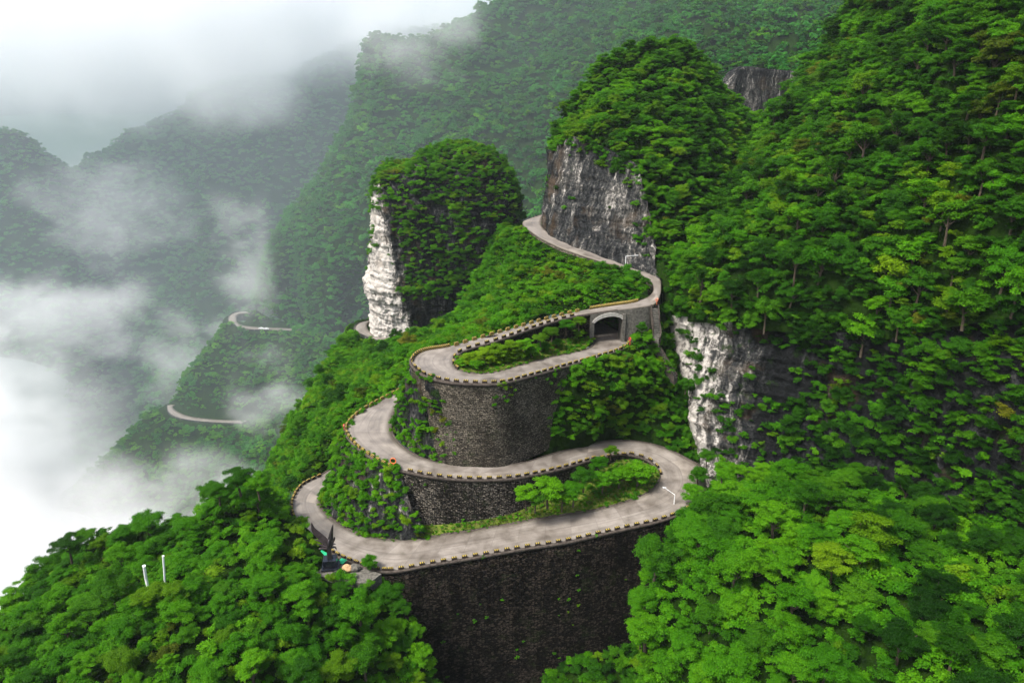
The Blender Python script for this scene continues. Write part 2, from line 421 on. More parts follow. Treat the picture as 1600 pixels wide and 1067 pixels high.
def cr_interp(pts, per=8):                  # centripetal-ish Catmull-Rom through pts
    pts = np.asarray(pts, float); n = len(pts); out = []
    for i in range(n - 1):
        p0 = pts[max(i - 1, 0)]; p1 = pts[i]; p2 = pts[i + 1]; p3 = pts[min(i + 2, n - 1)]
        for k in range(per):
            t = k / per
            out.append(.5 * ((2 * p1) + (-p0 + p2) * t + (2 * p0 - 5 * p1 + 4 * p2 - p3) * t * t + (-p0 + 3 * p1 - 3 * p2 + p3) * t ** 3))
    out.append(pts[-1]); return np.array(out)
def road_edges(T, per=8):
    A = np.array([Pz(a, b, z) for a, b, c, d, z in T]); B = np.array([Pz(c, d, z) for a, b, c, d, z in T])
    return cr_interp(A, per), cr_interp(B, per)
def arclen(P):
    return np.concatenate([[0], np.cumsum(np.linalg.norm(np.diff(P, axis=0), axis=1))])
def resample(P, n):
    s = arclen(P); t = np.linspace(0, s[-1], n)
    return np.stack([np.interp(t, s, P[:, k]) for k in range(3)], 1)
ROADS = []                                   # (centre samples, half widths) for keeping plants off the road
def build_road(name, A, B, label=None, thick=.5, nx=6):
    n = len(A); Cn = (A + B) / 2; s = arclen(Cn)
    ROADS.append((Cn, np.linalg.norm(A - B, axis=1) / 2))
    V = []; uv = []; Fs = []
    us = np.linspace(0, 1, nx + 1)
    for i in range(n):
        for u in us:
            p = A[i] * (1 - u) + B[i] * u; V.append(p); uv.append((u, s[i]))
        V.append(B[i] - (0, 0, thick)); uv.append((1, s[i])); V.append(A[i] - (0, 0, thick)); uv.append((0, s[i]))
    m = nx + 3
    for i in range(n - 1):
        for k in range(m):
            k2 = (k + 1) % m
            Fs.append((i * m + k, i * m + k2, (i + 1) * m + k2, (i + 1) * m + k))
    o = link(name, mesh_data(name, V, Fs, M['road'], False, uv)); return tag(o, label, None, None, 'structure')
A1, B1 = road_edges(RA); A2, B2 = road_edges(RB)
build_road('road', A1, B1, 'pale worn concrete road of the two lower hairpins')
build_road('road', A2, B2, 'pale concrete road looping over the stone arch bridge and up past the grey cliff')
# segment lookups: station index k of the table -> sample index 8k
def seg(E, a, b): return E[int(a * 8):int(b * 8) + 1]

def ribbon(name, top, bot, mat, label=None, nv=10, cap=.7, away=None, disp=0, dfreq=.25, kind=None, cat=None, group=None, jit=0):
    """a retaining wall or rock face between a top line and a bottom line, with a top cap running back under the road"""
    n = max(8, int(arclen(top)[-1] / (1.2 if not disp else .7)))
    T = resample(top, n); Bm = resample(bot, n); s = arclen(T)
    vs = np.linspace(0, 1, nv + 1)
    V = []; uv = []
    if cap:
        t = np.gradient(T, axis=0); t[:, 2] = 0; t /= np.linalg.norm(t, axis=1)[:, None] + 1e-9
        nn = np.stack([-t[:, 1], t[:, 0], 0 * t[:, 0]], 1)
        if away is not None and np.mean(np.einsum('ij,ij->i', nn, resample(away, n) - T)) < 0: nn = -nn
    for i in range(n):
        if cap: V.append(T[i] + nn[i] * cap); uv.append((s[i], cap))
        for v in vs:
            V.append(T[i] * (1 - v) + Bm[i] * v); uv.append((s[i], -v * np.linalg.norm(T[i] - Bm[i])))
    V = np.array(V); m = nv + 1 + (1 if cap else 0)
    if disp:
        Nn = grid_normals(V.reshape(n, m, 3)).reshape(-1, 3)
        if np.mean(np.einsum('ij,ij->i', Nn, np.array([0, 0, CAM_Z]) - V)) < 0: Nn = -Nn
        w = np.tile(np.concatenate([[0] * (m - nv - 1), np.sin(np.clip(vs * 3, 0, 1) * math.pi / 2)]), n)
        d = np.maximum(fbm(V * np.array([dfreq, dfreq, dfreq * .6]), 5) * disp + .3 * disp, -.1); d *= np.tile(np.concatenate([[1] * (m - nv - 1), 1 - .75 * vs ** 3]), n)
        V = V + Nn * (d * w)[:, None]
    idx = np.arange(n * m).reshape(n, m)
    Fs = np.stack([idx[:-1, :-1], idx[1:, :-1], idx[1:, 1:], idx[:-1, 1:]], -1).reshape(-1, 4)
    o = link(name, mesh_data(name, V, Fs, mat, bool(disp), uv))
    tag(o, label, cat, group, kind); return o, V.reshape(n, m, 3)
def grid_normals(G):
    du = np.gradient(G, axis=0); dv = np.gradient(G, axis=1); n = np.cross(du, dv)
    n /= np.linalg.norm(n, axis=2)[:, :, None] + 1e-9; return n
def drop(P, z, shift=(0, 0)):
    Q = P.copy(); Q[:, 2] = z; Q[:, 0] += shift[0]; Q[:, 1] += shift[1]; return Q

# ---------------------------------------------------------------- far roads: surveyed first so the ground can carry them
FAR = [
 ([(606,536,608,527,-22),(590,532.5,588,527,-22.2),(572,527,579,520,-22.5),(558,520,574,512,-23),(553,512,574,506,-23.5),(562,504,580,501,-24),(590,499,600,497,-24.5)], 'road curling round the foot of the white pillar'),
 ([(520,524,520,519.5,-121),(480,519,482,514.5,-120.5),(440,517,440,512.5,-120),(405,516,402,511,-119.5),(382,515,381,508,-119),(366,512,373,503,-118.5),(357,504,370,498,-118),(357,495,370,493,-117.5),(370,488,378,489,-117),(400,486,402,489,-116)], 'thin road rounding the tip of the hazy spur'),
 ([(415,662,415,656,-181),(370,662,372,656.5,-180.5),(325,660,328,654.5,-180),(290,656,296,650,-179.5),(270,650,278,643,-179),(261,642,270,636,-178.5),(262,633,272,632,-178)], 'lowest thin road in the mist'),
 ([(640,500,640,496,-105),(560,497,560,493,-108),(500,495,500,491,-112),(455,493,455,489,-115)], 'upper thin road behind the hazy spur trees'),
]
FAR_LINES = []
for T, lab in FAR:
    A = cr_interp(np.array([Pz(a, b, z) for a, b, c, d, z in T]), 8); B = cr_interp(np.array([Pz(c, d, z) for a, b, c, d, z in T]), 8)
    mid0 = (A + B) / 2; wv = A - B; L = np.linalg.norm(wv, axis=1); wv = wv / L[:, None]; L = np.clip(L, 6.5, 11); A = mid0 + wv * L[:, None] / 2; B = mid0 - wv * L[:, None] / 2
    FAR_LINES.append((A, B, lab))
def carve(V):
    for A, B, _ in FAR_LINES:
        Cn = (A + B) / 2; hw = np.linalg.norm(A - B, axis=1) / 2
        near = np.abs(V[:, 2] - Cn[:, 2].mean()) < 60
        ix = np.nonzero(near)[0]
        if len(ix) == 0: continue
        d2 = (V[ix, None, 0] - Cn[None, ::2, 0]) ** 2 + (V[ix, None, 1] - Cn[None, ::2, 1]) ** 2
        j = np.argmin(d2, axis=1); d = np.sqrt(d2[np.arange(len(ix)), j]); zr = Cn[::2, 2][j] - .8; h = hw[::2][j]
        zz = V[ix, 2]; k = d < h + 3.5; zz = np.where(k, zr, zz)
        t = np.clip((d - h - 3.5) / 6, 0, 1); side = V[ix, 1] < Cn[::2, 1][j]
        zz = np.where(~k & side & (d < h + 9.5), np.minimum(zz, zr), zz)
        zz = np.where(~k & ~side & (d < h + 9.5) & (zz > zr), zr * (1 - t) + zz * t + 4 * t * (1 - t), zz)
        V[ix, 2] = zz
    return V

# ---------------------------------------------------------------- terrain patches
def grid_from_rows(rows, nu, nv):
    """rows of points (same count), smooth both ways -> (nv, nu, 3)"""
    rows = [np.asarray(r, float) for r in rows]
    a = np.array([cr_interp(r, 10) for r in rows])                    # along the row
    a = np.array([resample(r, nu) for r in a])
    out = np.zeros((0,)); cols = []
    for j in range(nu):
        c = cr_interp(a[:, j], 10); cols.append(resample(c, nv))
    return np.transpose(np.array(cols), (1, 0, 2))
def patch(name, rows, nu, nv, mat, amp=1.5, freq=.05, label=None, strata=0, flip=False, kind='structure', edge=True, oct=5):
    G = grid_from_rows(rows, nu, nv); Nn = grid_normals(G)
    toward = np.array([0, 0, CAM_Z]) - G
    if np.mean(np.einsum('ijk,ijk->ij', Nn, toward)) < 0: Nn = -Nn
    V = G.reshape(-1, 3); d = fbm(V * freq, oct) * amp
    if strata:
        d += strata * fbm(V * np.array([.05, .05, .55]), 3) + strata * .8 * fbm(V * np.array([.35, .35, .06]) + 9, 3)
    if edge:
        u = np.linspace(0, 1, nu); w = np.clip(np.minimum(u, 1 - u) * 12, 0.15, 1); d = (d.reshape(nv, nu) * w[None]).reshape(-1)
    V = V + Nn.reshape(-1, 3) * d[:, None]
    if name == 'slope' or name == 'mountain': V = carve(V)
    G = V.reshape(nv, nu, 3)
    idx = np.arange(nu * nv).reshape(nv, nu)
    Fs = np.stack([idx[:-1, :-1], idx[:-1, 1:], idx[1:, 1:], idx[1:, :-1]], -1).reshape(-1, 4)
    o = link(name, mesh_data(name, V, Fs, mat, True)); tag(o, label, None, None, kind)
    return G
def rowY(*p): return [Py(*q) for q in p]
def back(row, d): return [np.array(q) + np.array(d) for q in row]

SURF = {}
# right mountain
r1 = rowY((1090,330,245),(1150,250,275),(1215,178,280),(1275,98,280),(1332,12,270),(1440,-110,255),(1560,-240,245),(1740,-400,245))
r2 = rowY((1075,375,208),(1140,310,215),(1200,260,215),(1280,190,210),(1370,110,200),(1470,10,190),(1600,-80,180),(1780,-160,175))
r3 = rowY((1036,418,193),(1120,380,180),(1200,350,172),(1290,300,165),(1390,240,158),(1500,180,150),(1620,120,142),(1800,60,138))
r4 = rowY((1034,452,187),(1110,440,170),(1200,430,158),(1300,410,148),(1400,380,140),(1510,350,130),(1640,310,122),(1820,280,115))
r5 = rowY((1034,498,182),(1100,505,165),(1190,515,153),(1290,525,143),(1390,530,133),(1500,510,122),(1640,490,112),(1820,470,104))
SURF['right'] = patch('hillside', [back(r1, (30, 70, -60)), r1, r2, r3, r4, r5], 150, 130, M['soil'], 3.5, .035, 'steep wooded mountainside on the right of the road')
r5c = back(r5, (0, 1.0, 1.0))
r6 = rowY((1048,560,179),(1090,590,160),(1180,620,151),(1290,640,141),(1390,640,130),(1500,640,119),(1640,640,108),(1820,640,100))
r7 = rowY((1064,640,172),(1087,700,153),(1180,730,147),(1290,760,137),(1390,790,126),(1500,820,115),(1640,840,104),(1820,840,96))
r8 = rowY((1070,760,162),(1092,800,148),(1180,860,142),(1300,950,131),(1400,1000,120),(1500,1050,110),(1640,1100,100),(1820,1100,92))
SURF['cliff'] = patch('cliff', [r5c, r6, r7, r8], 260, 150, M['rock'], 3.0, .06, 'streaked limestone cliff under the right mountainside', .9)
# knoll above the grey cliff
k1 = rowY((862,215,262),(905,165,268),(950,112,272),(1010,88,276),(1070,88,278),(1115,140,280),(1150,190,285),(1200,215,300))
k2 = rowY((862,222,254),(905,185,252),(955,145,252),(1010,130,250),(1070,135,248),(1120,180,248),(1160,225,252),(1210,250,262))
k3 = rowY((864,230,245),(910,205,232),(955,195,228),(1010,200,226),(1065,210,224),(1110,240,226),(1150,270,232),(1200,300,236))
k4 = rowY((868,236,236),(905,218,224),(950,238,217),(1000,270,209),(1040,300,205),(1080,320,204),(1120,340,206),(1160,360,208))
k5 = rowY((895,240,226),(930,250,220),(970,275,212),(1005,350,202),(1030,385,196),(1050,400,192),(1080,410,190),(1120,420,188))
k6 = rowY((915,300,226),(950,320,218),(985,360,208),(1010,418,198),(1030,432,190),(1045,445,186),(1070,460,184),(1100,470,182))
SURF['knoll'] = patch('hill', [back(k1, (0, 40, -50)), k1, k2, k3, k4, k5, k6], 110, 110, M['soil'], 2.5, .05, 'domed wooded knoll above the grey cliff')
ct = rowY((880,214,268),(862,226,254),(858,232,243),(872,224,232),(902,214,224),(940,228,217),(970,244,211),(996,262,206),(1012,320,200),(1022,380,196))
cm_ = rowY((872,262,266),(859,266,254),(855,270,242),(868,275,229),(898,282,221),(936,290,214),(966,300,208),(992,320,203),(1010,370,198),(1024,410,193))
cm2 = rowY((868,300,264),(855,305,253),(851,310,241),(862,320,227),(892,332,218),(930,345,211),(962,355,206),(990,372,201),(1012,400,197),(1028,425,191))
cb = rowY((866,332,262),(852,337,252.5),(849,349,238),(858,365,224.5),(890,384,214.5),(930,400,206.5),(965,411,201),(990,418,197),(1014,427,193.5),(1032,440,189))
cbb = back(cb, (0, 0, -4))
SURF['grey'] = patch('cliff', [ct, cm_, cm2, cb, cbb], 220, 150, M['rock_grey'], 1.5, .09, 'grey vertical cliff with white streaks beside the upper road', .5, edge=False)
# slope between the two upper road legs
h1e = resample(seg(B2, 26, 35.5), 7)[::-1]
h1 = [Py(780, 350, 262)] + [q + np.array([-.25, -.5, -.35]) for q in h1e]
h2 = rowY((735,450,250),(800,420,216),(845,425,206),(890,428,198),(930,432,193),(970,438,188),(995,444,185),(1012,450,182))
h3 = rowY((700,515,215),(785,490,186),(835,472,180),(885,462,176),(930,456,177),(970,455,178),(998,458,179),(1012,457,178))
B2u = resample(seg(B2, 17, 25), 8)
h4 = back(B2u, (0, .3, -.3)); h4[0] = Py(668, 548, 172)
SURF['mid'] = patch('slope', [back(h1,(0,-.3,-.5)), h2, h3, h4], 110, 80, M['soil'], 2.1, .075, 'shrubby slope between the two upper road legs')
# slope carrying the pillar, falling left
g0 = rowY((860,470,290),(800,470,250),(745,505,210),(700,535,185),(655,560,170),(618,612,163),(592,680,153),(548,742,164),(505,800,167))
g1 = rowY((840,500,320),(760,500,290),(700,512,262),(650,530,232),(612,560,205),(580,605,184),(540,645,168),(505,700,165),(462,770,158))
g2 = rowY((700,480,345),(640,500,330),(600,525,312),(565,550,280),(535,580,250),(505,620,222),(488,664,202),(470,709,188),(452,769,172))
g3 = rowY((620,495,380),(580,500,352),(556,514,326),(526,556,285),(492,606,250),(466,656,222),(450,696,203),(441,738,192),(430,790,178))
g4 = back(g3, (-45, 30, -80))
SURF['left'] = patch('slope', [g0, g1, g2, g3, g4], 140, 110, M['soil'], 3, .04, 'bushy slope falling left from the stone pillar into the valley')
# valley side between lower and upper loops (right of the big round wall)
j1 = rowY((838,590,149),(866,583,146.5),(905,568,149.5),(945,556,153.5),(987,538,160),(1003,505,170),(1036,484,179),(1055,500,183))
j2 = rowY((834,645,147),(860,640,144),(905,620,146),(950,615,149),(1000,600,155),(1040,580,163),(1062,590,172),(1078,600,172))
j3 = rowY((815,722,143),(852,710,141.5),(900,699,146),(960,687,152.5),(1010,690,152.5),(1050,702,150.5),(1080,712,152),(1092,715,156))
SURF['centre'] = patch('slope', [j1, j2, j3, back(j3, (0, 0, -3))], 90, 70, M['soil'], 1.2, .1, 'steep green bank above the lower right hairpin')
# island inside the lower hairpin
A1b, B1b = seg(A1, 8, 17), seg(B1, 8, 17)
inner1 = resample(seg(B1, 6.5, 17), 40); front2 = resample(seg(B1, 18, 29), 40)[::-1]
isl = []
base2 = front2.copy()
for i in range(40):
    base2[i, 2] = max(inner1[i, 2] + .6, min(base2[i, 2] - 1.2, inner1[i, 2] + 1.4 + 1.5 * i / 40))
mid_ = inner1 * .55 + base2 * .45; mid_[:, 2] = np.maximum(mid_[:, 2], inner1[:, 2] + .4)
SURF['island'] = patch('grass_verge', [inner1 - (0, 0, .2), inner1 + (0, 0, .15), mid_, base2], 80, 16, M['verge'], .25, .4, 'grassy verge at the foot of the dark stone wall', edge=False)
# verge and floor inside the upper hairpin
in2 = resample(seg(A2, 6, 14), 30); in2b = resample(seg(A2, 15, 22), 30)[::-1]
base3 = in2b.copy(); base3[:, 2] = in2[:, 2] + .8
SURF['isle2'] = patch('grass_verge', [in2 - (0, 0, .2), in2 + (0, 0, .15), in2 * .5 + base3 * .5, base3], 60, 14, M['verge'], .2, .4, 'grassy floor inside the upper hairpin', edge=False)
# wooded spur at lower left
l1 = rowY((-60,1030,100),(20,985,108),(110,905,114),(200,865,118),(300,845,121),(370,800,126),(430,800,132),(458,805,137))
l2 = rowY((-80,1080,88),(60,1015,94),(160,960,100),(260,920,104),(350,900,108),(430,880,114),(500,890,114.5),(560,906,112.5))
l3 = rowY((-100,1160,76),(60,1100,82),(180,1050,88),(290,1000,92),(400,970,97),(480,960,102),(560,955,107),(622,950,110))
l4 = rowY((-100,1260,68),(80,1200,72),(220,1150,78),(330,1100,83),(440,1070,88),(530,1050,94),(610,1050,98),(672,1065,102))
l5 = rowY((-100,1500,58),(80,1450,62),(220,1400,66),(330,1360,70),(440,1320,75),(530,1300,80),(610,1290,84),(690,1290,88))
SURF['low_left'] = patch('hillside', [back(l1, (-45, 45, -90)), back(l1,(-8,12,-8)), l1, l2, l3, l4, l5], 120, 110, M['soil'], 2.5, .05, 'wooded spur at the lower left beside the statue')
# wooded foot of the mountain at lower right
m1 = rowY((1094,765,141),(1160,760,140),(1250,755,136),(1350,760,130),(1450,800,119),(1600,840,106),(1780,870,98))
m2 = rowY((1052,850,120),(1140,840,117),(1230,835,113),(1340,850,107),(1460,890,99),(1600,930,91),(1780,960,84))
m3 = rowY((1012,945,109),(1120,940,102),(1220,940,97),(1340,950,92),(1460,980,86),(1600,1010,79),(1780,1040,72))
m4 = rowY((1003,1050,101),(1120,1060,92),(1220,1070,86),(1340,1080,80),(1460,1100,74),(1600,1130,68),(1780,1150,64))
m5 = rowY((1010,1300,92),(1110,1300,84),(1220,1300,78),(1340,1300,72),(1460,1320,66),(1600,1340,60),(1780,1360,56))
SURF['low_right'] = patch('hillside', [m1, m2, m3, m4, m5], 110, 90, M['soil'], 2.0, .06, 'wooded foot of the mountain at the lower right')
# ledge at the foot of the tall wall
f1 = [Py(x, y, 112) for x, y in ((860, 1085), (900, 1066), (950, 1052), (1000, 1044), (1080, 1040))]
SURF['ledge'] = patch('slope', [back(f1, (0, 5, -1)), f1, back(f1, (0, -14, -16)), back(f1, (0, -30, -60))], 60, 40, M['soil'], 1.0, .12, 'bushy ledge at the foot of the tall black wall')
# far ridge
d1 = rowY((398,470,680),(425,385,690),(475,300,700),(540,215,710),(572,120,720),(584,60,730),(630,72,735),(700,40,740),(860,-40,740),(1100,-110,740),(1500,-160,700))
d2 = rowY((420,480,640),(480,400,620),(540,330,610),(600,260,620),(640,215,640),(665,170,655),(710,140,660),(800,90,660),(920,30,650),(1120,0,600),(1480,-20,520))
d3 = rowY((440,490,620),(510,430,590),(570,390,570),(640,350,560),(700,310,555),(750,260,560),(800,220,565),(860,170,565),(960,120,550),(1120,80,500),(1420,80,440))
d4 = rowY((450,506,640),(530,498,622),(600,484,590),(680,450,540),(740,430,520),(790,400,510),(840,370,500),(900,330,480),(1000,260,450),(1150,200,420),(1380,200,380))
d5 = back(d4, (0, -5, -50))
SURF['ridge'] = patch('mountain', [back(d1, (-20, 80, -70)), d1, d2, d3, d4, d5], 220, 150, M['soil'], 16, .012, 'long wooded ridge fading into cloud behind the road', oct=5)
# spur with the low road
s1 = rowY((372,490,630),(352,512,605),(325,548,592),(288,592,575),(252,632,560),(205,675,545),(150,730,530),(90,800,520))
s2 = rowY((430,500,625),(405,518,602),(395,560,580),(370,605,562),(340,650,545),(310,700,520),(270,760,490),(220,840,460))
s3 = rowY((520,515,600),(480,522,590),(470,560,565),(455,610,540),(430,655,520),(420,710,480),(400,780,440),(370,870,400))
s4 = rowY((640,515,590),(600,530,580),(570,560,540),(540,620,500),(520,680,460),(500,740,420),(480,820,380),(460,900,350))
SURF['spur'] = patch('slope', [back(s1, (-60, 60, -120)), s1, s2, s3, s4], 190, 150, M['soil'], 6, .02, 'low spur ringed by the road down in the mist')
# far left mountains
e1 = rowY((60,330,1050),(130,255,1030),(200,215,1040),(290,165,1060),(390,120,1070),(500,100,1090),(600,60,1100),(700,40,1100))
e2 = rowY((80,420,960),(150,360,940),(220,310,940),(310,280,940),(400,240,950),(490,220,960),(580,200,980),(680,200,980))
e3 = rowY((100,520,880),(190,480,840),(260,430,850),(320,400,840),(400,370,860),(470,350,880),(560,330,900),(660,330,900))
e4 = rowY((110,640,800),(200,620,760),(270,560,760),(330,520,770),(400,490,790),(470,470,810),(560,450,820),(660,450,820))
e5 = rowY((120,760,700),(210,740,700),(280,680,700),(340,620,720),(420,580,740),(480,560,750),(560,540,760),(660,540,760))
SURF['far_left'] = patch('mountain', [back(e1, (0, 100, -80)), e1, e2, e3, e4, e5], 150, 110, M['soil'], 24, .010, 'dim mountain flank behind the drifting mist', oct=5)
w1 = rowY((-260,300,900),(-120,235,880),(-20,208,870),(20,222,865),(60,262,860),(100,330,850),(135,410,840),(175,500,820))
w2 = rowY((-260,420,800),(-120,380,780),(-20,350,770),(20,360,770),(60,390,770),(95,440,770),(125,490,770),(160,560,770))
w3 = rowY((-260,600,700),(-120,580,700),(-20,560,700),(20,560,700),(60,570,700),(95,590,700),(125,610,700),(160,650,700))
SURF['far_edge'] = patch('mountain', [back(w1, (10, 80, -50)), w1, w2, w3], 90, 80, M['soil'], 14, .014, 'dark rounded mountain at the left edge', oct=5)
# ground far below
gs = 9000
link('valley_floor', mesh_data('valley_floor', [(-gs, -2000, -420), (gs, -2000, -420), (gs, 14000, -420), (-gs, 14000, -420)], [(0, 1, 2, 3)], M['soil']))['kind'] = 'structure'

# stone pillar
def pillar():
    prof = [(226,705,725),(231,685,742),(238,664,760),(246,650,774),(255,643,783),(260,606,787),(268,595,795),(300,584,808),(340,585,813),(400,581,812),(420,577,806),(432,572,803),(442,573,800),(456,582,796),(480,583,780),(510,582,760),(535,585,745),(570,585,745)]
    Yc = 335.0; zs = []; xl = []; xr = []
    for py, a, b in prof:
        Ps = Py(a, py, Yc); Qs = Py(b, py, Yc); zs.append(Ps[2]); xl.append(Ps[0]); xr.append(Qs[0])
    zs, xl, xr = map(np.array, (zs, xl, xr)); nz, na = 250, 380
    zz = np.linspace(zs[-1], zs[0], nz); o = np.argsort(zs)
    L = np.interp(zz, zs[o], xl[o]); Rr = np.interp(zz, zs[o], xr[o])
    c = (L + Rr) / 2; h = (Rr - L) / 2; V = []
    ang = np.linspace(0, 2 * math.pi, na, endpoint=False)
    for i in range(nz):
        ca, sa = np.cos(ang), np.sin(ang)
        ex = .8
        x = c[i] + h[i] * np.sign(ca) * np.abs(ca) ** ex; y = Yc + h[i] * .85 * np.sign(sa) * np.abs(sa) ** ex
        V.append(np.stack([x, y, np.full(na, zz[i])], 1))
    G = np.array(V); Nn = grid_normals(G); cc = G.mean(1, keepdims=True)
    if np.mean(np.einsum('ijk,ijk->ij', Nn, G - cc)) < 0: Nn = -Nn
    P = G.reshape(-1, 3)
    d = fbm(P * .06, 4) * 1.6 + fbm(P * np.array([.35, .35, .05]), 4) * 1.1 + fbm(P * np.array([.05, .05, .4]), 3) * .9
    d += (np.abs(fbm(P * np.array([.5, .5, .16]) + 7, 4)) - .2) * 2.0 + fbm(P * np.array([.15, .15, .9]) + 3, 3) * .7
    P = P + Nn.reshape(-1, 3) * d[:, None]; G = P.reshape(nz, na, 3)
    idx = np.arange(nz * na).reshape(nz, na); idn = np.roll(idx, -1, 1)
    Fs = np.stack([idx[:-1], idn[:-1], idn[1:], idx[1:]], -1).reshape(-1, 4)
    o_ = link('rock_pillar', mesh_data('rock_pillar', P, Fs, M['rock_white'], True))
    tag(o_, 'tall limestone pillar with white left face and green cap', 'rock', None, 'thing')
    return G, Nn
PG, PN = pillar()

# ---------------------------------------------------------------- retaining walls
XYc = lambda P: P
tall_top = seg(A1, 8, 16)
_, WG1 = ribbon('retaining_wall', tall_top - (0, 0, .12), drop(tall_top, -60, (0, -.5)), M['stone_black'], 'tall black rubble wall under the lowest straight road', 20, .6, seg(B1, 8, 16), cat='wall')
lw = seg(A1, 0, 8)
ribbon('retaining_wall', lw - (0, 0, .12), drop(lw, -14), M['stone_black'], 'low dark wall under the outer curve of the lowest hairpin by the statue', 8, .5, seg(B1, 0, 8), cat='wall')
w1t = seg(B1, 17.2, 29)
bz = w1t.copy(); bz[:, 2] = np.interp(np.arange(len(bz)), [0, len(bz) * .35, len(bz)], [w1t[0, 2] - 1.5, 4.0, -.4])
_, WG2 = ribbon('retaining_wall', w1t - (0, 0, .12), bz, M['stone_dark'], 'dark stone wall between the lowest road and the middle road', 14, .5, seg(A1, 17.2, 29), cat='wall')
w2t = seg(B2, 3.6, 15.5)
bz = w2t.copy(); bz[:, 2] = np.interp(np.arange(len(bz)), [0, len(bz) * .1, len(bz) * .2, len(bz)], [25, 14, 12, 12.5])
bz[:, 1] -= np.interp(np.arange(len(bz)), [0, len(bz) * .5, len(bz)], [0, 1.6, .6])
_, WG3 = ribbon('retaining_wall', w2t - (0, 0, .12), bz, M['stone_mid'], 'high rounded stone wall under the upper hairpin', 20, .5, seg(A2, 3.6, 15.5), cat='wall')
w2b = seg(B2, 15.5, 21.8)
ribbon('retaining_wall', w2b - (0, 0, .12), drop(w2b, 27), M['stone_mid'], 'low wall under the striped far edge of the upper hairpin', 6, .5, seg(A2, 15.5, 21.8), cat='wall')
w3t = seg(A2, 15, 21.9)
bz = w3t.copy(); bz[:, 2] = np.interp(np.arange(len(bz)), [0, len(bz)], [32.9, 28.0])
ribbon('retaining_wall', w3t - (0, 0, .12), bz, M['stone_black'], 'black stone wall inside the upper hairpin left of the arch bridge', 8, .5, seg(B2, 15, 21.9), cat='wall')
w4 = seg(B2, 26, 36)
ribbon('retaining_wall', w4 - (0, 0, .12), drop(w4, 34), M['stone_mid'], 'low wall along the open edge of the uppermost road', 4, .4, seg(A2, 26, 36), cat='wall')
ribbon('retaining_wall', seg(A2, 24.9, 31) - (0, 0, .12), drop(seg(A2, 24.9, 31), 30), M['stone_mid'], 'wall holding the right turn of the upper road above the stairway', 6, .3, seg(B2, 24.9, 31), cat='wall')
ribbon('retaining_wall', seg(A1, 29, 36) - (0, 0, .12), drop(seg(A1, 29, 36), 8), M['rock_dark'], 'buried footing under the inner edge of the middle hairpin', 4, .2, seg(B1, 29, 36), cat='wall')
ribbon('retaining_wall', seg(A2, 0, 7) - (0, 0, .12), drop(seg(A2, 0, 7), 24), M['rock_dark'], 'footing under the inner edge of the road below the arch bridge', 4, .2, seg(B2, 0, 7), cat='wall')
bb0 = [rowY((980,395,212),(1032,395,208),(1080,395,206),(1120,395,204)), rowY((980,480,194),(1032,480,192),(1080,480,190),(1120,480,188)), rowY((990,560,180),(1032,560,180),(1080,560,178),(1120,560,176)), rowY((990,660,166),(1032,660,166),(1080,660,168),(1120,660,168)), rowY((990,740,154),(1032,740,156),(1080,740,160),(1120,740,162))]
SURF['bank'] = patch('slope', bb0, 40, 60, M['soil'], 1.0, .1, 'dark gully bank behind the stairway')
# rock outcrops under the left loops
o1t = seg(B1, 28.6, 36); o1b = resample(np.array([Pz(x, y, z) for x, y, z in ((668,838,.4),(640,842,0),(602,845,-.5),(565,836,-.9),(538,822,-1.2),(514,804,-1.7),(503,785,-2),(506,764,-3),(530,745,-4),(570,735,-5))]), len(o1t))
_, OG1 = ribbon('rock_outcrop', o1t - (0, 0, .3), o1b - (0, 0, .6), M['rock_dark'], 'mossy rock outcrop between the two left hairpins', 40, 1.0, seg(A1, 28.6, 36), 2.2, .16, kind='thing', cat='rock')
o2t = seg(B2, 12.6, 16); o2b = resample(np.array([Pz(x, y, z) for x, y, z in ((728,723,13.5),(700,720,13.8),(672,714,14.2),(648,704,14.6),(628,688,15),(618,671,15.5),(620,650,16),(628,632,16.5),(650,612,17.2))]), len(o2t))
_, OG2 = ribbon('rock_outcrop', o2t - (0, 0, .3), o2b - (0, 0, .6), M['rock_dark'], 'dark mossy rock beside the round wall under the upper hairpin', 36, 1.0, seg(A2, 12.6, 16), 1.6, .2, kind='thing', cat='rock')

# far wall up on the mountain
fw = rowY((1146,140,340),(1160,106,344),(1200,108,346),(1252,113,350),(1300,120,350))
fb = rowY((1140,190,338),(1150,215,342),(1200,225,344),(1252,230,348),(1300,235,350))
ribbon('retaining_wall', np.array(cr_interp(fw, 8)), np.array(cr_interp(fb, 8)), M['rock_grey'], 'distant grey stone wall with a flat top high between the knoll and the mountain', 16, 6, cr_interp(back(fw, (0, 30, 0)), 8), .8, .1, cat='wall')

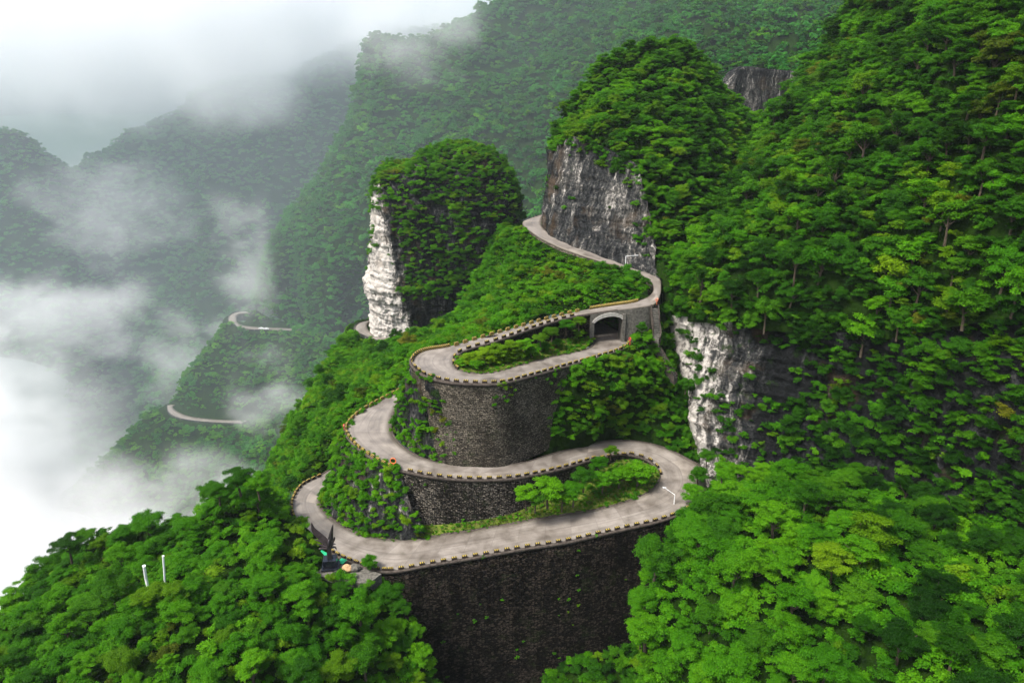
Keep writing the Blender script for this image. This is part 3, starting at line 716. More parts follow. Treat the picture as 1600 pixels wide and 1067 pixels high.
# ---------------------------------------------------------------- arch bridge
def bridge():
    root = empty('arch_bridge', (0, 0, 0)); tag(root, 'stone arch bridge carrying the upper road over the lower leg', 'bridge')
    fr = seg(A2, 21.8, 24.9); bk = seg(B2, 21.8, 24.9); n = 44
    fr = resample(fr, n); bk = resample(bk, n); s = arclen(fr); L = s[-1]
    px = project(fr)[0]
    x0, x1 = np.interp(929, px, s), np.interp(973, px, s); c = (x0 + x1) / 2; hw = (x1 - x0) / 2
    zb = 28.3
    def soffit(t, zt):                      # arch opening: straight jambs, round head
        u = (t - c) / hw
        if abs(u) >= 1: return None
        return zt - 1.35 - 2.0 * (1 - math.sqrt(max(0, 1 - .85 * u * u)))
    V = []; Fs = []; ws = MB(); 
    ts = np.unique(np.concatenate([np.linspace(0, x0, 8), np.linspace(x0 + .001, x1 - .001, 40), np.linspace(x1, L, 12)]))
    cols = []
    for t in ts:
        f = np.array([np.interp(t, s, fr[:, k]) for k in range(3)]); b = np.array([np.interp(t, s, bk[:, k]) for k in range(3)])
        so = soffit(t, f[2]); lo = so if so is not None else zb
        out = f - b; out[2] = 0; out /= np.linalg.norm(out)
        f = f + out * .25
        cols.append((f + (0, 0, -.15 - 0 * f[2]), np.array([f[0], f[1], lo]), b + (0, 0, -.15), np.array([b[0], b[1], lo])))
    for (a0, a1, b0, b1), (c0, c1, d0, d1) in zip(cols[:-1], cols[1:]):
        ws.add([a0, a1, c1, c0], [(0, 1, 2, 3)]); ws.add([b0, b1, d1, d0], [(3, 2, 1, 0)]); ws.add([a1, b1, d1, c1], [(0, 1, 2, 3)])
    e = cols[-1]; ws.add([e[0], e[1], e[3], e[2]], [(0, 1, 2, 3)])
    e = cols[0]; ws.add([e[0], e[1], e[3], e[2]], [(0, 1, 2, 3)])
    o = ws.build('spandrel_wall', M['concrete'], root)
    # arch ring, slightly proud
    rg = MB(); prev = None
    for t in np.linspace(x0 + .01, x1 - .01, 36):
        f = np.array([np.interp(t, s, fr[:, k]) for k in range(3)]); b = np.array([np.interp(t, s, bk[:, k]) for k in range(3)])
        out = f - b; out[2] = 0; out /= np.linalg.norm(out); lo = soffit(t, f[2]); u = (t - c) / hw
        tt = c + (hw + .7) * u; ff = np.array([np.interp(tt, s, fr[:, k]) for k in range(3)])
        q = (np.array([f[0], f[1], lo - .02]) + out * .45, np.array([ff[0], ff[1], min(lo + .95 * math.sqrt(max(.12, 1 - u * u)), f[2] - .4)]) + out * .45)
        if prev is not None:
            rg.add([prev[0], q[0], q[1], prev[1]], [(0, 1, 2, 3)])
            rg.add([prev[0], q[0], q[0] - out * .6, prev[0] - out * .6], [(3, 2, 1, 0)]); rg.add([prev[1], q[1], q[1] - out * .6, prev[1] - out * .6], [(0, 1, 2, 3)])
        prev = q
    rg.build('arch_ring', plain('pale_arch_stone', (.34, .33, .30), .9, .4), root)
    for t in (x1 + .45,):
        f = np.array([np.interp(t, s, fr[:, k]) for k in range(3)]); b = np.array([np.interp(t, s, bk[:, k]) for k in range(3)])
        out = f - b; out[2] = 0; out /= np.linalg.norm(out); az = math.atan2(out[1], out[0])
        mb = MB(); zt = f[2] - 1.2; mb.box((0, 0, (zt - zb) / 2), (.8, .8, zt - zb), az, .92); p = f + out * .35
        mb.build('pier', M['concrete'], root, (p[0], p[1], zb), .05)
bridge()

# low bank seen through the arch
bk1 = rowY((895,500,186),(930,502,187),(958,508,184),(984,520,175),(1000,535,169))
SURF['under'] = patch('slope', [back(bk1, (5, 7, 7.5)), back(bk1, (3, 5, 4)), back(bk1, (0, 2, 1)), back(bk1, (-.5, -2.5, -.9)), back(bk1, (-1, -6, -2.5))], 40, 16, M['verge'], .4, .3, 'green bank behind the arch bridge')

# ---------------------------------------------------------------- guard stones along road edges
def guard_proto():
    root = empty('guard_stone'); V = MB(); V.box((0, 0, .32), (1.15, .45, .64), 0, .94)
    b = V.build('block', M['stone_block'], root, None, .03)
    T = MB(); T.box((0, 0, .70), (1.10, .43, .12), 0, .96); t = T.build('painted_cap', M['stripe'], root, None, .03)
    b2 = V.build('painted_block', M['stripe'], None, None, .03); me2 = b2.data
    bpy.data.objects.remove(b2)
    return root, b, t, me2
g_root, g_b, g_t, g_striped = guard_proto()
first = [True]
COUNT = [0]
ONES = 'first second third fourth fifth sixth seventh eighth ninth tenth eleventh twelfth thirteenth fourteenth fifteenth sixteenth seventeenth eighteenth nineteenth'.split()
def ordinal(k):
    if k < 20: return ONES[k - 1]
    t, u = divmod(k, 10); return ('twentieth thirtieth fortieth fiftieth sixtieth'.split()[t - 2] if u == 0 else 'twenty thirty forty fifty sixty'.split()[t - 2] + '-' + ONES[u - 1])
def guard_row(line, into, spacing, label, group, painted=False, skip=None, off=.35, cont=False, rev=False):
    s = arclen(line); n = int(s[-1] / spacing); made = []
    for i in range(n):
        t = (i + .5) * spacing + (0 if cont else random.uniform(-.06, .06))
        p = np.array([np.interp(t, s, line[:, k]) for k in range(3)]); q = np.array([np.interp(t + .3, s, line[:, k]) for k in range(3)])
        c = np.array([np.interp(t / s[-1], np.linspace(0, 1, len(into)), into[:, k]) for k in range(3)])
        d = q - p; n2 = np.array([-d[1], d[0], 0]); n2 /= np.linalg.norm(n2)
        if np.dot(n2, c - p) < 0: n2 = -n2
        p = p + n2 * off
        if skip and skip(p): continue
        if first[0]: r, b, tt = g_root, g_b, g_t; first[0] = False
        else:
            r = g_root.copy(); COL.objects.link(r)
            b = g_b.copy(); COL.objects.link(b); b.parent = r
            tt = g_t.copy(); COL.objects.link(tt); tt.parent = r
        if painted: b.data = g_striped
        r.location = tuple(p + (0, 0, -.02)); r.rotation_euler = (0, -math.atan2(d[2], math.hypot(d[0], d[1])) , math.atan2(d[1], d[0]) + random.uniform(-.02, .02))
        made.append(r); tag(r, label, 'guard stone', group); COUNT[0] += 1
        if cont: r.scale = (spacing / 1.15 * .97, .8, .9)
    if rev: made.reverse()
    for k, r in enumerate(made): r['label'] = ordinal(k + 1) + ' ' + label
guard_row(seg(A1, 8.1, 15.3), seg(B1, 8.1, 15.3), 2.12, 'guard stone from the sculpture end on top of the tall black wall', 'guard stones on the tall black wall')
guard_row(seg(A1, 1, 8.2), seg(B1, 1, 8.2), 1.75, 'guard stone towards the sculpture on the outer curve of the lowest hairpin', 'guard stones on the lowest left curve')
guard_row(seg(B1, 16.6, 28.6), seg(A1, 16.6, 28.6), 2.12, 'dark guard stone from the right hairpin on the front edge of the middle road', 'guard stones on the middle road front edge')
guard_row(seg(B1, 28.6, 36), seg(A1, 28.6, 36), 1.8, 'striped guard stone past the orange mirror round the middle left hairpin', 'guard stones on the middle left curve', True)
guard_row(seg(B2, 4.4, 14.3), seg(A2, 4.4, 14.3), 2.0, 'small guard stone from the bridge along the front rim of the upper hairpin', 'guard stones on the upper hairpin front rim')
guard_row(seg(B2, 17.2, 21.8), seg(A2, 17.2, 21.8), 2.3, 'striped guard stone from the hairpin end along the far edge of the upper road', 'guard stones on the upper hairpin far edge', True)
guard_row(seg(A2, 12.5, 21.5), seg(B2, 12.5, 21.5), 2.3, 'dark guard stone round the shrub island, counted from its tip to the bridge', 'guard stones around the upper island')
def parapet(E, a, b, inn, label):
    line = seg(E, a, b); o_ = seg(inn, a, b); n = 30; T = resample(line, n); C2 = resample(o_, n); V = []; Fs = []
    for i in range(n):
        d = C2[i] - T[i]; d[2] = 0; d /= np.linalg.norm(d)
        V += [T[i] + d * .15, T[i] + d * .55, T[i] + d * .52 + (0, 0, .8), T[i] + d * .18 + (0, 0, .8)]
    for i in range(n - 1):
        for k in range(4): Fs.append((i * 4 + k, i * 4 + (k + 1) % 4, i * 4 + 4 + (k + 1) % 4, i * 4 + 4 + k))
    Fs += [(0, 1, 2, 3), (4 * n - 4, 4 * n - 1, 4 * n - 2, 4 * n - 3)]
    o = link('striped_parapet', mesh_data('striped_parapet', V, Fs, M['stripe'])); tag(o, label, 'parapet', 'striped parapets'); return o
parapet(B2, 21.9, 24.3, A2, 'long low parapet with yellow stripes on the arch bridge')
parapet(B2, 14.4, 17.0, A2, 'curved striped parapet at the left end of the upper hairpin')
# kerbs / copings along the edges
def kerb(E, a, b, inn, label, h=.14, w=.3):
    line = seg(E, a, b); o_ = seg(inn, a, b); n = len(line); V = []; Fs = []
    for i in range(n):
        d = o_[i] - line[i]; d[2] = 0; d /= np.linalg.norm(d)
        V += [line[i] - d * .22 + (0, 0, -.5), line[i] + d * w + (0, 0, -.5), line[i] + d * w + (0, 0, h), line[i] - d * .22 + (0, 0, h)]
    for i in range(n - 1):
        for k in range(4): Fs.append((i * 4 + k, i * 4 + (k + 1) % 4, i * 4 + 4 + (k + 1) % 4, i * 4 + 4 + k))
    o = link('kerb', mesh_data('kerb', V, Fs, M['coping'])); tag(o, label, None, None, 'structure')
kerb(A1, 0, 16, B1, 'stained stone kerb on the outer edge of the lowest road')
kerb(B1, 0, 17, A1, 'dark kerb on the inner edge of the lowest road')
kerb(B1, 17, 36, A1, 'dark kerb on the front edge of the middle road')
kerb(A1, 17, 36, B1, 'dark kerb at the foot of the bank behind the middle road', .1, .2)
kerb(B2, 2, 16, A2, 'stained kerb on the front rim of the upper hairpin')
kerb(A2, 2, 23, B2, 'dark kerb around the upper island', .12, .2)

for A, B, lab in FAR_LINES:
    build_road('road', A, B, lab, 1.2, 3); ROADS[-1] = (ROADS[-1][0], ROADS[-1][1] + 2.5)
    n = len(A); ribbon('road_edge', A + (0, 0, .5), drop(A, A[:, 2].min() - 5), M['rock_dark'], 'rough stone edge under the ' + lab, 4, .5, B, .5, .1, kind='structure')

# ---------------------------------------------------------------- foliage meshes
def crown_arrays(seed, n_cl, leaves, leaf, flat=.75, plate=.5, rc=(.3, .46), lean=.6, droop=0, floor=-.35):
    g = np.random.default_rng(seed); C = []
    k = 0
    while len(C) < n_cl and k < 5000:
        k += 1
        d = g.normal(size=3); d /= np.linalg.norm(d)
        if d[2] < floor: continue
        rr = g.uniform(.45, .8) if g.random() < .8 else g.uniform(0, .4)
        C.append(d * rr * np.array([1, 1, flat]) * g.uniform(.9, 1.12))
    C = np.array(C); rad = g.uniform(rc[0], rc[1], len(C))
    w = rad ** 2; w /= w.sum(); ci = g.choice(len(C), leaves, p=w)
    d = g.normal(size=(leaves, 3)); d /= np.linalg.norm(d, axis=1)[:, None]
    d[:, 2] = np.where(d[:, 2] < -.25, -d[:, 2], d[:, 2])
    rr = rad[ci] * g.uniform(.55, 1.1, leaves) ** .8
    sub = g.normal(size=(len(C) * 9, 3)); sub /= np.linalg.norm(sub, axis=1)[:, None]          # sprays within each clump
    sub[:, 2] = np.abs(sub[:, 2]) * .8 + .05; si = ci * 9 + g.integers(0, 9, leaves); pull = g.uniform(.25, .95, leaves)[:, None]
    d = d * (1 - .62 * pull) + sub[si] * .62 * pull * g.uniform(.9, 1.5, len(C) * 9)[si][:, None]
    P = C[ci] + d * rr[:, None] * np.array([1, 1, plate])
    P += g.normal(size=P.shape) * .018; P[:, 2] -= droop * (P[:, 0] ** 2 + P[:, 1] ** 2)
    nrm = d * lean + np.array([0, 0, .55]) + g.normal(size=(leaves, 3)) * .38
    nrm /= np.linalg.norm(nrm, axis=1)[:, None]
    t = np.cross(nrm, g.normal(size=(leaves, 3))); t /= np.linalg.norm(t, axis=1)[:, None]; b = np.cross(nrm, t)
    sz = leaf * g.uniform(.6, 1.35, leaves)[:, None]
    V = np.stack([P - t * sz, P - b * sz * .55 - nrm * sz * .12, P + t * sz, P + b * sz * .55 - nrm * sz * .12], 1).reshape(-1, 3)
    Fq = np.arange(leaves * 4).reshape(-1, 4)
    return V, Fq
LODS = {
 'full': [(s + 60, 46, 11000, .044) for s in range(4)],
 'near': [(s, 38, 15000, .033) for s in range(6)],
 'airy': [(s + 40, 20, 6000, .042) for s in range(4)],
 'mid': [(s + 10, 22, 4200, .055) for s in range(5)],
 'bush': [(s + 20, 9, 900, .10) for s in range(5)],
 'far': [(s + 30, 10, 320, .18) for s in range(5)],
}
MATS = ['leaf_olive', 'leaf', 'leaf_bright', 'leaf_yellow', 'leaf_dark', 'leaf_far']
CROWN = {}
def crown_mesh(lod, i, mat):
    i = i % len(LODS[lod]); key = (lod, i, mat)
    if key not in CROWN:
        s, nc, nl, lf = LODS[lod][i]
        if (lod, i) not in _ca:
            kw = dict(plate=.66, rc=(.24, .38), floor=-.8, flat=.8) if lod == 'full' else dict(plate=.60, rc=(.20, .34), floor=-.6, flat=.8) if lod in ('near',) else dict(plate=.5, rc=(.22, .36)) if lod == 'airy' else dict(plate=.7, rc=(.4, .6), flat=.7) if lod == 'bush' else dict(rc=(.26, .42), plate=.68, floor=-.6, flat=.8)
            _ca[(lod, i)] = crown_arrays(100 + s, nc, nl, lf, **kw)
        V, Fq = _ca[(lod, i)]
        CROWN[key] = mesh_data('crown_' + lod, V, Fq, M[mat])
    return CROWN[key]
_ca = {}
def trunk_mesh(seed):
    g = random.Random(seed); mb = MB()
    lean = (g.uniform(-.1, .1), g.uniform(-.1, .1))
    mb.tube([(0, 0, -1.6), (lean[0] * .3, lean[1] * .3, -1.0), (lean[0], lean[1], -.45), (lean[0] * 1.3, lean[1] * 1.3, .15)], [.075, .062, .045, .02], 7)
    for k in range(5):
        a = k * 1.26 + g.uniform(-.4, .4); z = g.uniform(-.75, -.35); r = g.uniform(.45, .65)
        mb.tube([(lean[0] * .7, lean[1] * .7, z), (math.cos(a) * r * .5, math.sin(a) * r * .5, z + .32), (math.cos(a) * r, math.sin(a) * r, z + .5 + g.uniform(0, .2))], [.034, .022, .009], 5)
    me = bpy.data.meshes.new('trunk'); me.from_pydata([tuple(map(float, p)) for p in mb.v], [], mb.f); me.update(); me.materials.append(M['bark']); return me
TRUNKS = [trunk_mesh(i) for i in range(3)]

# ---------------------------------------------------------------- scattering
def sample_grid(G, spacing, seed, over=3.0):
    g = np.random.default_rng(seed)
    a, b, c, d = G[:-1, :-1], G[:-1, 1:], G[1:, 1:], G[1:, :-1]
    ar = np.linalg.norm(np.cross(b - a, d - a), axis=2) * .5 + np.linalg.norm(np.cross(b - c, d - c), axis=2) * .5
    nrm = np.cross(b - a, d - a); nrm /= np.linalg.norm(nrm, axis=2)[:, :, None] + 1e-9
    mid = (a + c) / 2; x, y, dep = project(mid.reshape(-1, 3)); x = x.reshape(ar.shape); y = y.reshape(ar.shape); dep = dep.reshape(ar.shape)
    ok = (x > -140) & (x < 1740) & (y > -120) & (y < 1190) & (dep > 5); ar = ar * ok
    tot = ar.sum(); n = int(tot / spacing ** 2 * over)
    if n < 1: return np.zeros((0, 3)), np.zeros((0, 3)), None
    ci = g.choice(ar.size, n, p=(ar / tot).ravel()); i, j = np.unravel_index(ci, ar.shape)
    u, v = g.random((n, 1)), g.random((n, 1))
    P = a[i, j] * (1 - u) * (1 - v) + b[i, j] * u * (1 - v) + c[i, j] * u * v + d[i, j] * (1 - u) * v
    Nn = nrm[i, j]; tw = np.array([0, 0, CAM_Z]) - P; s = np.sign(np.einsum('ij,ij->i', Nn, tw)); Nn = Nn * np.where(s == 0, 1, s)[:, None]
    key = np.floor(P / spacing).astype(int); _, first = np.unique(key, axis=0, return_index=True)
    P, Nn = P[first], Nn[first]
    # thin pairs that stand too close
    keep = np.ones(len(P), bool); cell = {}
    for k in range(len(P)):
        q = tuple(np.floor(P[k] / spacing).astype(int)); bad = False
        for dx in (-1, 0, 1):
            for dy in (-1, 0, 1):
                for dz in (-1, 0, 1):
                    for m in cell.get((q[0] + dx, q[1] + dy, q[2] + dz), ()):
                        e = P[m] - P[k]
                        if e[0] * e[0] + e[1] * e[1] + e[2] * e[2] < (.72 * spacing) ** 2: bad = True
        if bad: keep[k] = False
        else: cell.setdefault(q, []).append(k)
    return P[keep], Nn[keep], g
def road_clear(P, r, dzmax=9, k=.85):
    ok = np.ones(len(P), bool)
    for Cn, hw in ROADS:
        for i in range(0, len(Cn), 2):
            d = P - Cn[i]; dist = np.hypot(d[:, 0], d[:, 1])
            up = d[:, 2]
            ok &= ~((dist < hw[i] + r * k) & (up > -r * 1.2 - 1.5) & (up < dzmax))
    return ok
POOL = []; POOL_IX = {}
veg = bpy.data.collections.new('foliage_sources')
def pool_index(lod, i, mat):
    k = (lod, i, mat)
    if k not in POOL_IX:
        POOL_IX[k] = len(POOL)
        o = bpy.data.objects.new('src_%04d' % len(POOL), crown_mesh(lod, i, mat)); veg.objects.link(o); POOL.append(o)
    return POOL_IX[k]
def gn_group():
    ng = bpy.data.node_groups.new('scatter', 'GeometryNodeTree')
    ng.interface.new_socket('Geometry', in_out='INPUT', socket_type='NodeSocketGeometry')
    ng.interface.new_socket('Geometry', in_out='OUTPUT', socket_type='NodeSocketGeometry')
    gi = ng.nodes.new('NodeGroupInput'); go = ng.nodes.new('NodeGroupOutput')
    iop = ng.nodes.new('GeometryNodeInstanceOnPoints'); ci = ng.nodes.new('GeometryNodeCollectionInfo')
    ci.inputs['Collection'].default_value = veg; ci.inputs['Separate Children'].default_value = True; ci.inputs['Reset Children'].default_value = True
    iop.inputs['Pick Instance'].default_value = True
    def attr(nm, t):
        a = ng.nodes.new('GeometryNodeInputNamedAttribute'); a.data_type = t; a.inputs['Name'].default_value = nm; return a.outputs['Attribute']
    ng.links.new(gi.outputs[0], iop.inputs['Points']); ng.links.new(ci.outputs[0], iop.inputs['Instance'])
    ng.links.new(attr('idx', 'INT'), iop.inputs['Instance Index'])
    er = ng.nodes.new('FunctionNodeEulerToRotation'); ng.links.new(attr('rot', 'FLOAT_VECTOR'), er.inputs[0]); ng.links.new(er.outputs[0], iop.inputs['Rotation'])
    ng.links.new(attr('scl', 'FLOAT_VECTOR'), iop.inputs['Scale']); ng.links.new(iop.outputs[0], go.inputs[0])
    return ng
NG = None
def stuff(name, P, rot, scl, idx, label, cat=None):
    global NG
    if len(P) == 0: return
    if NG is None: NG = gn_group()
    me = bpy.data.meshes.new(name); me.vertices.add(len(P)); me.vertices.foreach_set('co', np.asarray(P, np.float32).ravel())
    me.attributes.new('rot', 'FLOAT_VECTOR', 'POINT').data.foreach_set('vector', np.asarray(rot, np.float32).ravel())
    me.attributes.new('scl', 'FLOAT_VECTOR', 'POINT').data.foreach_set('vector', np.asarray(scl, np.float32).ravel())
    me.attributes.new('idx', 'INT', 'POINT').data.foreach_set('value', np.asarray(idx, np.int32))
    me.update(); o = link(name, me); md = o.modifiers.new('scatter', 'NODES'); md.node_group = NG
    tag(o, label, cat, None, 'stuff'); return o
CAND = []                                     # near trees: candidates for objects of their own
def pick_mats(P, g, w, fq=.045):
    """species in drifts: noise shifts the odds"""
    n = fbm(P * fq, 3); r = np.clip(g.random(len(P)) * .75 + (n + .5) * .35 - .05, 0, .9999)
    cum = np.cumsum([q for _, q in w]) / sum(q for _, q in w)
    return np.array([w[int(np.searchsorted(cum, v))][0] for v in r])
def scatter(src, spacing, rr, lod, w, seed, name, label, cond=None, lift=.75, nv=None, near=None, clear=True, squash=(.8, 1.1), bush=False, tilt=.15, over=3.0, cat=None, vary=False):
    G = SURF[src] if isinstance(src, str) else src
    P, Nn, g = sample_grid(G, spacing, seed, over)
    if len(P) == 0: return
    if cond is not None:
        x, y, dep = project(P); k = cond(P, Nn, x, y); P, Nn = P[k], Nn[k]
    r = g.uniform(rr[0], rr[1], len(P)) * np.where(g.random(len(P)) < .12, 1.25, 1)
    if clear:
        k = road_clear(P, r) if clear is True else road_clear(P, r, 2.5, clear); P, Nn, r = P[k], Nn[k], r[k]
    n = len(P)
    if n == 0: return
    off = Nn * .35 + np.array([0, 0, .8]); P2 = P + off * (r * (lift + (g.uniform(-.45, .55, len(P)) if vary else 0)))[:, None]
    mats = pick_mats(P, g, w); vi = g.integers(0, len(LODS[lod]), n)
    rot = np.stack([g.normal(0, tilt, n), g.normal(0, tilt, n), g.uniform(0, 6.283, n)], 1)
    scl = r[:, None] * np.stack([g.uniform(.9, 1.1, n), g.uniform(.9, 1.1, n), g.uniform(*squash, n)], 1)
    if near:
        for k in range(n): CAND.append((P2[k], rot[k], scl[k], lod, int(vi[k]), mats[k], near, name, label))
        return
    idx = [pool_index(lod, int(a), m) for a, m in zip(vi, mats)]
    stuff(name, P2, rot, scl, idx, label, cat)

W_MIX = [('leaf_dark', .28), ('leaf', .36), ('leaf_bright', .18), ('leaf_yellow', .10), ('leaf_olive', .08)]
W_LIGHT = [('leaf_dark', .05), ('leaf', .28), ('leaf_bright', .40), ('leaf_yellow', .20), ('leaf_olive', .07)]
W_DARK = [('leaf_dark', .5), ('leaf', .38), ('leaf_bright', .07), ('leaf_yellow', .05)]
W_FAR = [('leaf_far', .85), ('leaf', .15)]
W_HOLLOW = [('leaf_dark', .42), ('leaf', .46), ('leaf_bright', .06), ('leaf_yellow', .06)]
W_BRIGHT = [('leaf', .2), ('leaf_bright', .7), ('leaf_yellow', .1)]
# near canopy, candidates for single trees
scatter('low_left', 3.7, (1.5, 3.5), 'near', W_LIGHT, 11, vary=True, name='forest', label='canopy on the spur at the lower left', near='low_left', cond=lambda P, Nn, x, y: ~((x > 485) & (x < 575) & (y > 830) & (y < 925)) & ~((x > 432) & (y > 812) & (y < 905)) & ~((x > 418) & (y > 740) & (y < 870)) & ~((x > 462) & (y < 880)))
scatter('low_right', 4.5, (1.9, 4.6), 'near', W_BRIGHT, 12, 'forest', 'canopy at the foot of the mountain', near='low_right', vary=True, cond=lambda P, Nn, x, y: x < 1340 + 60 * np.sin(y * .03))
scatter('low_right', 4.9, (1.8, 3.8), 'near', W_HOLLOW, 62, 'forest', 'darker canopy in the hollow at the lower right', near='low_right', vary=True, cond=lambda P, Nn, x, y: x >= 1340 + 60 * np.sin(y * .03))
scatter('right', 4.0, (1.5, 4.0), 'mid', W_MIX, 13, 'forest', 'canopy on the right mountainside', near='right', vary=True)
scatter('knoll', 3.2, (1.8, 3.0), 'mid', W_LIGHT, 14, 'forest', 'canopy of the domed knoll above the grey cliff', vary=True, cond=lambda P, Nn, x, y: ~((y > 300) & (x < 1000)))
scatter('knoll', 2.0, (1.0, 1.7), 'bush', W_MIX, 42, 'undergrowth', 'undergrowth of the domed knoll')
scatter('bank', 2.2, (1.0, 1.9), 'bush', W_MIX, 41, 'shrubbery', 'dark shrubbery in the gully behind the stairway', cond=lambda P, Nn, x, y: (x > 1035) | (y > 560))
# bushes under the trees and on the slopes
scatter('right', 2.2, (1.2, 2.0), 'bush', W_MIX, 15, 'undergrowth', 'undergrowth between the trees of the right mountainside')
scatter('low_left', 2.0, (1.0, 1.7), 'bush', W_LIGHT, 16, 'undergrowth', 'undergrowth of the lower left spur', cond=lambda P, Nn, x, y: ~((x > 498) & (x < 566) & (y > 864) & (y < 906)), clear=.6)
scatter('low_right', 2.1, (1.2, 2.0), 'bush', W_BRIGHT, 17, 'undergrowth', 'undergrowth at the foot of the right mountain')
scatter('mid', 2.1, (.7, 2.0), 'bush', W_LIGHT, 18, 'shrubbery', 'light green shrubbery between the upper road legs', clear=1.1, cond=lambda P, Nn, x, y: fbm(P * .12, 3) > -.35)
scatter('mid', 1.0, (.4, .85), 'far', W_LIGHT, 63, 'undergrowth', 'low scrub between the bushes of the upper slope', lift=.2, clear=.6)
scatter('left', 1.5, (.5, 1.1), 'far', W_LIGHT, 64, 'undergrowth', 'low scrub on the slope left of the hairpins', lift=.2, clear=.6)
scatter('under', 1.3, (.5, 1.0), 'bush', W_LIGHT, 61, 'shrubbery', 'shrubs on the bank behind the arch bridge', clear=.5)
scatter('left', 1.6, (.7, 1.5), 'bush', W_LIGHT, 19, 'shrubbery', 'shrubbery on the slope left of the hairpins', clear=.5, cond=lambda P, Nn, x, y: fbm(P * .09, 3) > -.38)
scatter('left', 6.5, (2.0, 3.2), 'mid', W_MIX, 20, 'forest', 'scattered small trees on the left slope', cond=lambda P, Nn, x, y: fbm(P * .05 + 5, 2) > .0)
scatter('centre', 1.8, (.8, 1.6), 'bush', W_LIGHT, 21, 'shrubbery', 'dense shrubbery on the bank above the lower right hairpin', clear=.2, lift=.3)
scatter('centre', 4.0, (1.5, 2.5), 'mid', W_LIGHT, 22, 'forest', 'small trees on the bank above the lower right hairpin', clear=.4, lift=.3)
scatter('ledge', 1.7, (.9, 1.8), 'bush', W_MIX, 23, 'shrubbery', 'bushes at the foot of the tall black wall', cond=lambda P, Nn, x, y: x > 860)
# far forests
scatter('ridge', 5.8, (2.8, 6.6), 'far', [('leaf_far', .75), ('leaf', .12), ('leaf_bright', .13)], 24, 'forest', 'hazy forest covering the long ridge', lift=.4, clear=False, over=2.2)
scatter('spur', 4.4, (2.0, 4.6), 'far', [('leaf_far', .45), ('leaf', .2), ('leaf_bright', .35)], 25, 'forest', 'hazy forest on the low spur', lift=.4, clear=True, over=2.2, cond=lambda P, Nn, x, y: (x < 560))
scatter('far_left', 8.5, (4.5, 8), 'far', W_FAR, 26, 'forest', 'dim forest on the far flank behind the mist', lift=.3, clear=False, over=2.0)
scatter('far_edge', 8, (4, 7), 'far', W_FAR, 27, 'forest', 'dim forest on the mountain at the left edge', lift=.3, clear=False, over=2.0)
# cliffs
scatter('cliff', 2.2, (.7, 2.0), 'bush', W_MIX, 28, 'shrubbery', 'bushes clinging to the limestone cliff under the mountainside', lift=.2,
        cond=lambda P, Nn, x, y: (fbm(P * np.array([.07, .07, .12]), 3) > np.where(x < 1115, .22, np.where(x < 1260, np.where(y < 600, .12, -.12), np.where((y < 640), -.28, -.45)))))
scatter('cliff', 3.0, (1.4, 2.9), 'mid', W_DARK, 29, 'forest', 'small dark trees rooted on cliff ledges', lift=.3, cond=lambda P, Nn, x, y: (x > 1120) & (fbm(P * .06 + 3, 3) > np.clip((1290 - x) / 400, -.5, .4)))
scatter('grey', 2.4, (.5, 1.3), 'bush', W_MIX, 30, 'shrubbery', 'tufts of bushes growing in the grey cliff', lift=.2, cond=lambda P, Nn, x, y: fbm(P * np.array([.12, .12, .2]), 3) > np.where(x > 985, .0, .36))
scatter('grey', 2.6, (1.2, 2.2), 'mid', W_MIX, 31, 'forest', 'trees overhanging the top of the grey cliff', lift=.3, cond=lambda P, Nn, x, y: (y < 228 + 40 * ((x > 960) & (x < 990))) | ((x > 1000) & (y < 400)))
def pil_cond(P, Nn, x, y):
    n = fbm(P * np.array([.1, .1, .14]), 3)
    white = (x < 611 + (y - 330) * .19) & (y > 298)
    low = (y > 470) & (x > 640) & (x < 742)
    dark = (x > 745) & (y > 330)
    thr = np.where(white & (y < 400), .12, np.where(white, .5, np.where(low, .30, np.where(dark, -.15, -.5))))
    top = y < 300
    return (n > thr) | top
scatter(PG, 2.4, (1.0, 2.3), 'bush', W_LIGHT, 32, 'shrubbery', 'shrubs growing over the sides of the rock pillar', lift=.25, cond=pil_cond)
scatter(PG, 4.2, (1.5, 3.2), 'mid', W_LIGHT, 33, 'forest', 'trees capping the rock pillar and hanging on its face', lift=.35, vary=True, cond=lambda P, Nn, x, y: (y < 315) | ((x > 622) & (y < 470) & (fbm(P * .07, 2) > -.2)))
ptop = PG[-1]; pc = ptop.mean(0)
cap = np.stack([pc + (ptop - pc) * t + np.array([0, 0, 1.5 * (1 - t)]) for t in (.02, .35, .7, 1)])
scatter(cap, 3.2, (1.6, 2.8), 'mid', W_MIX, 34, 'forest', 'trees on the flat top of the rock pillar', lift=.3)
for gname, Gx, sd, th in (('outcrop between the left hairpins', OG1, 35, -.34), ('outcrop beside the round wall', OG2, 36, -.22)):
    scatter(Gx, 1.4, (.6, 1.4), 'bush', W_LIGHT, sd, 'shrubbery', 'bright bushes growing over the rock ' + gname, lift=.2, clear=False, cond=lambda P, Nn, x, y, th=th: fbm(P * .22, 3) > th)

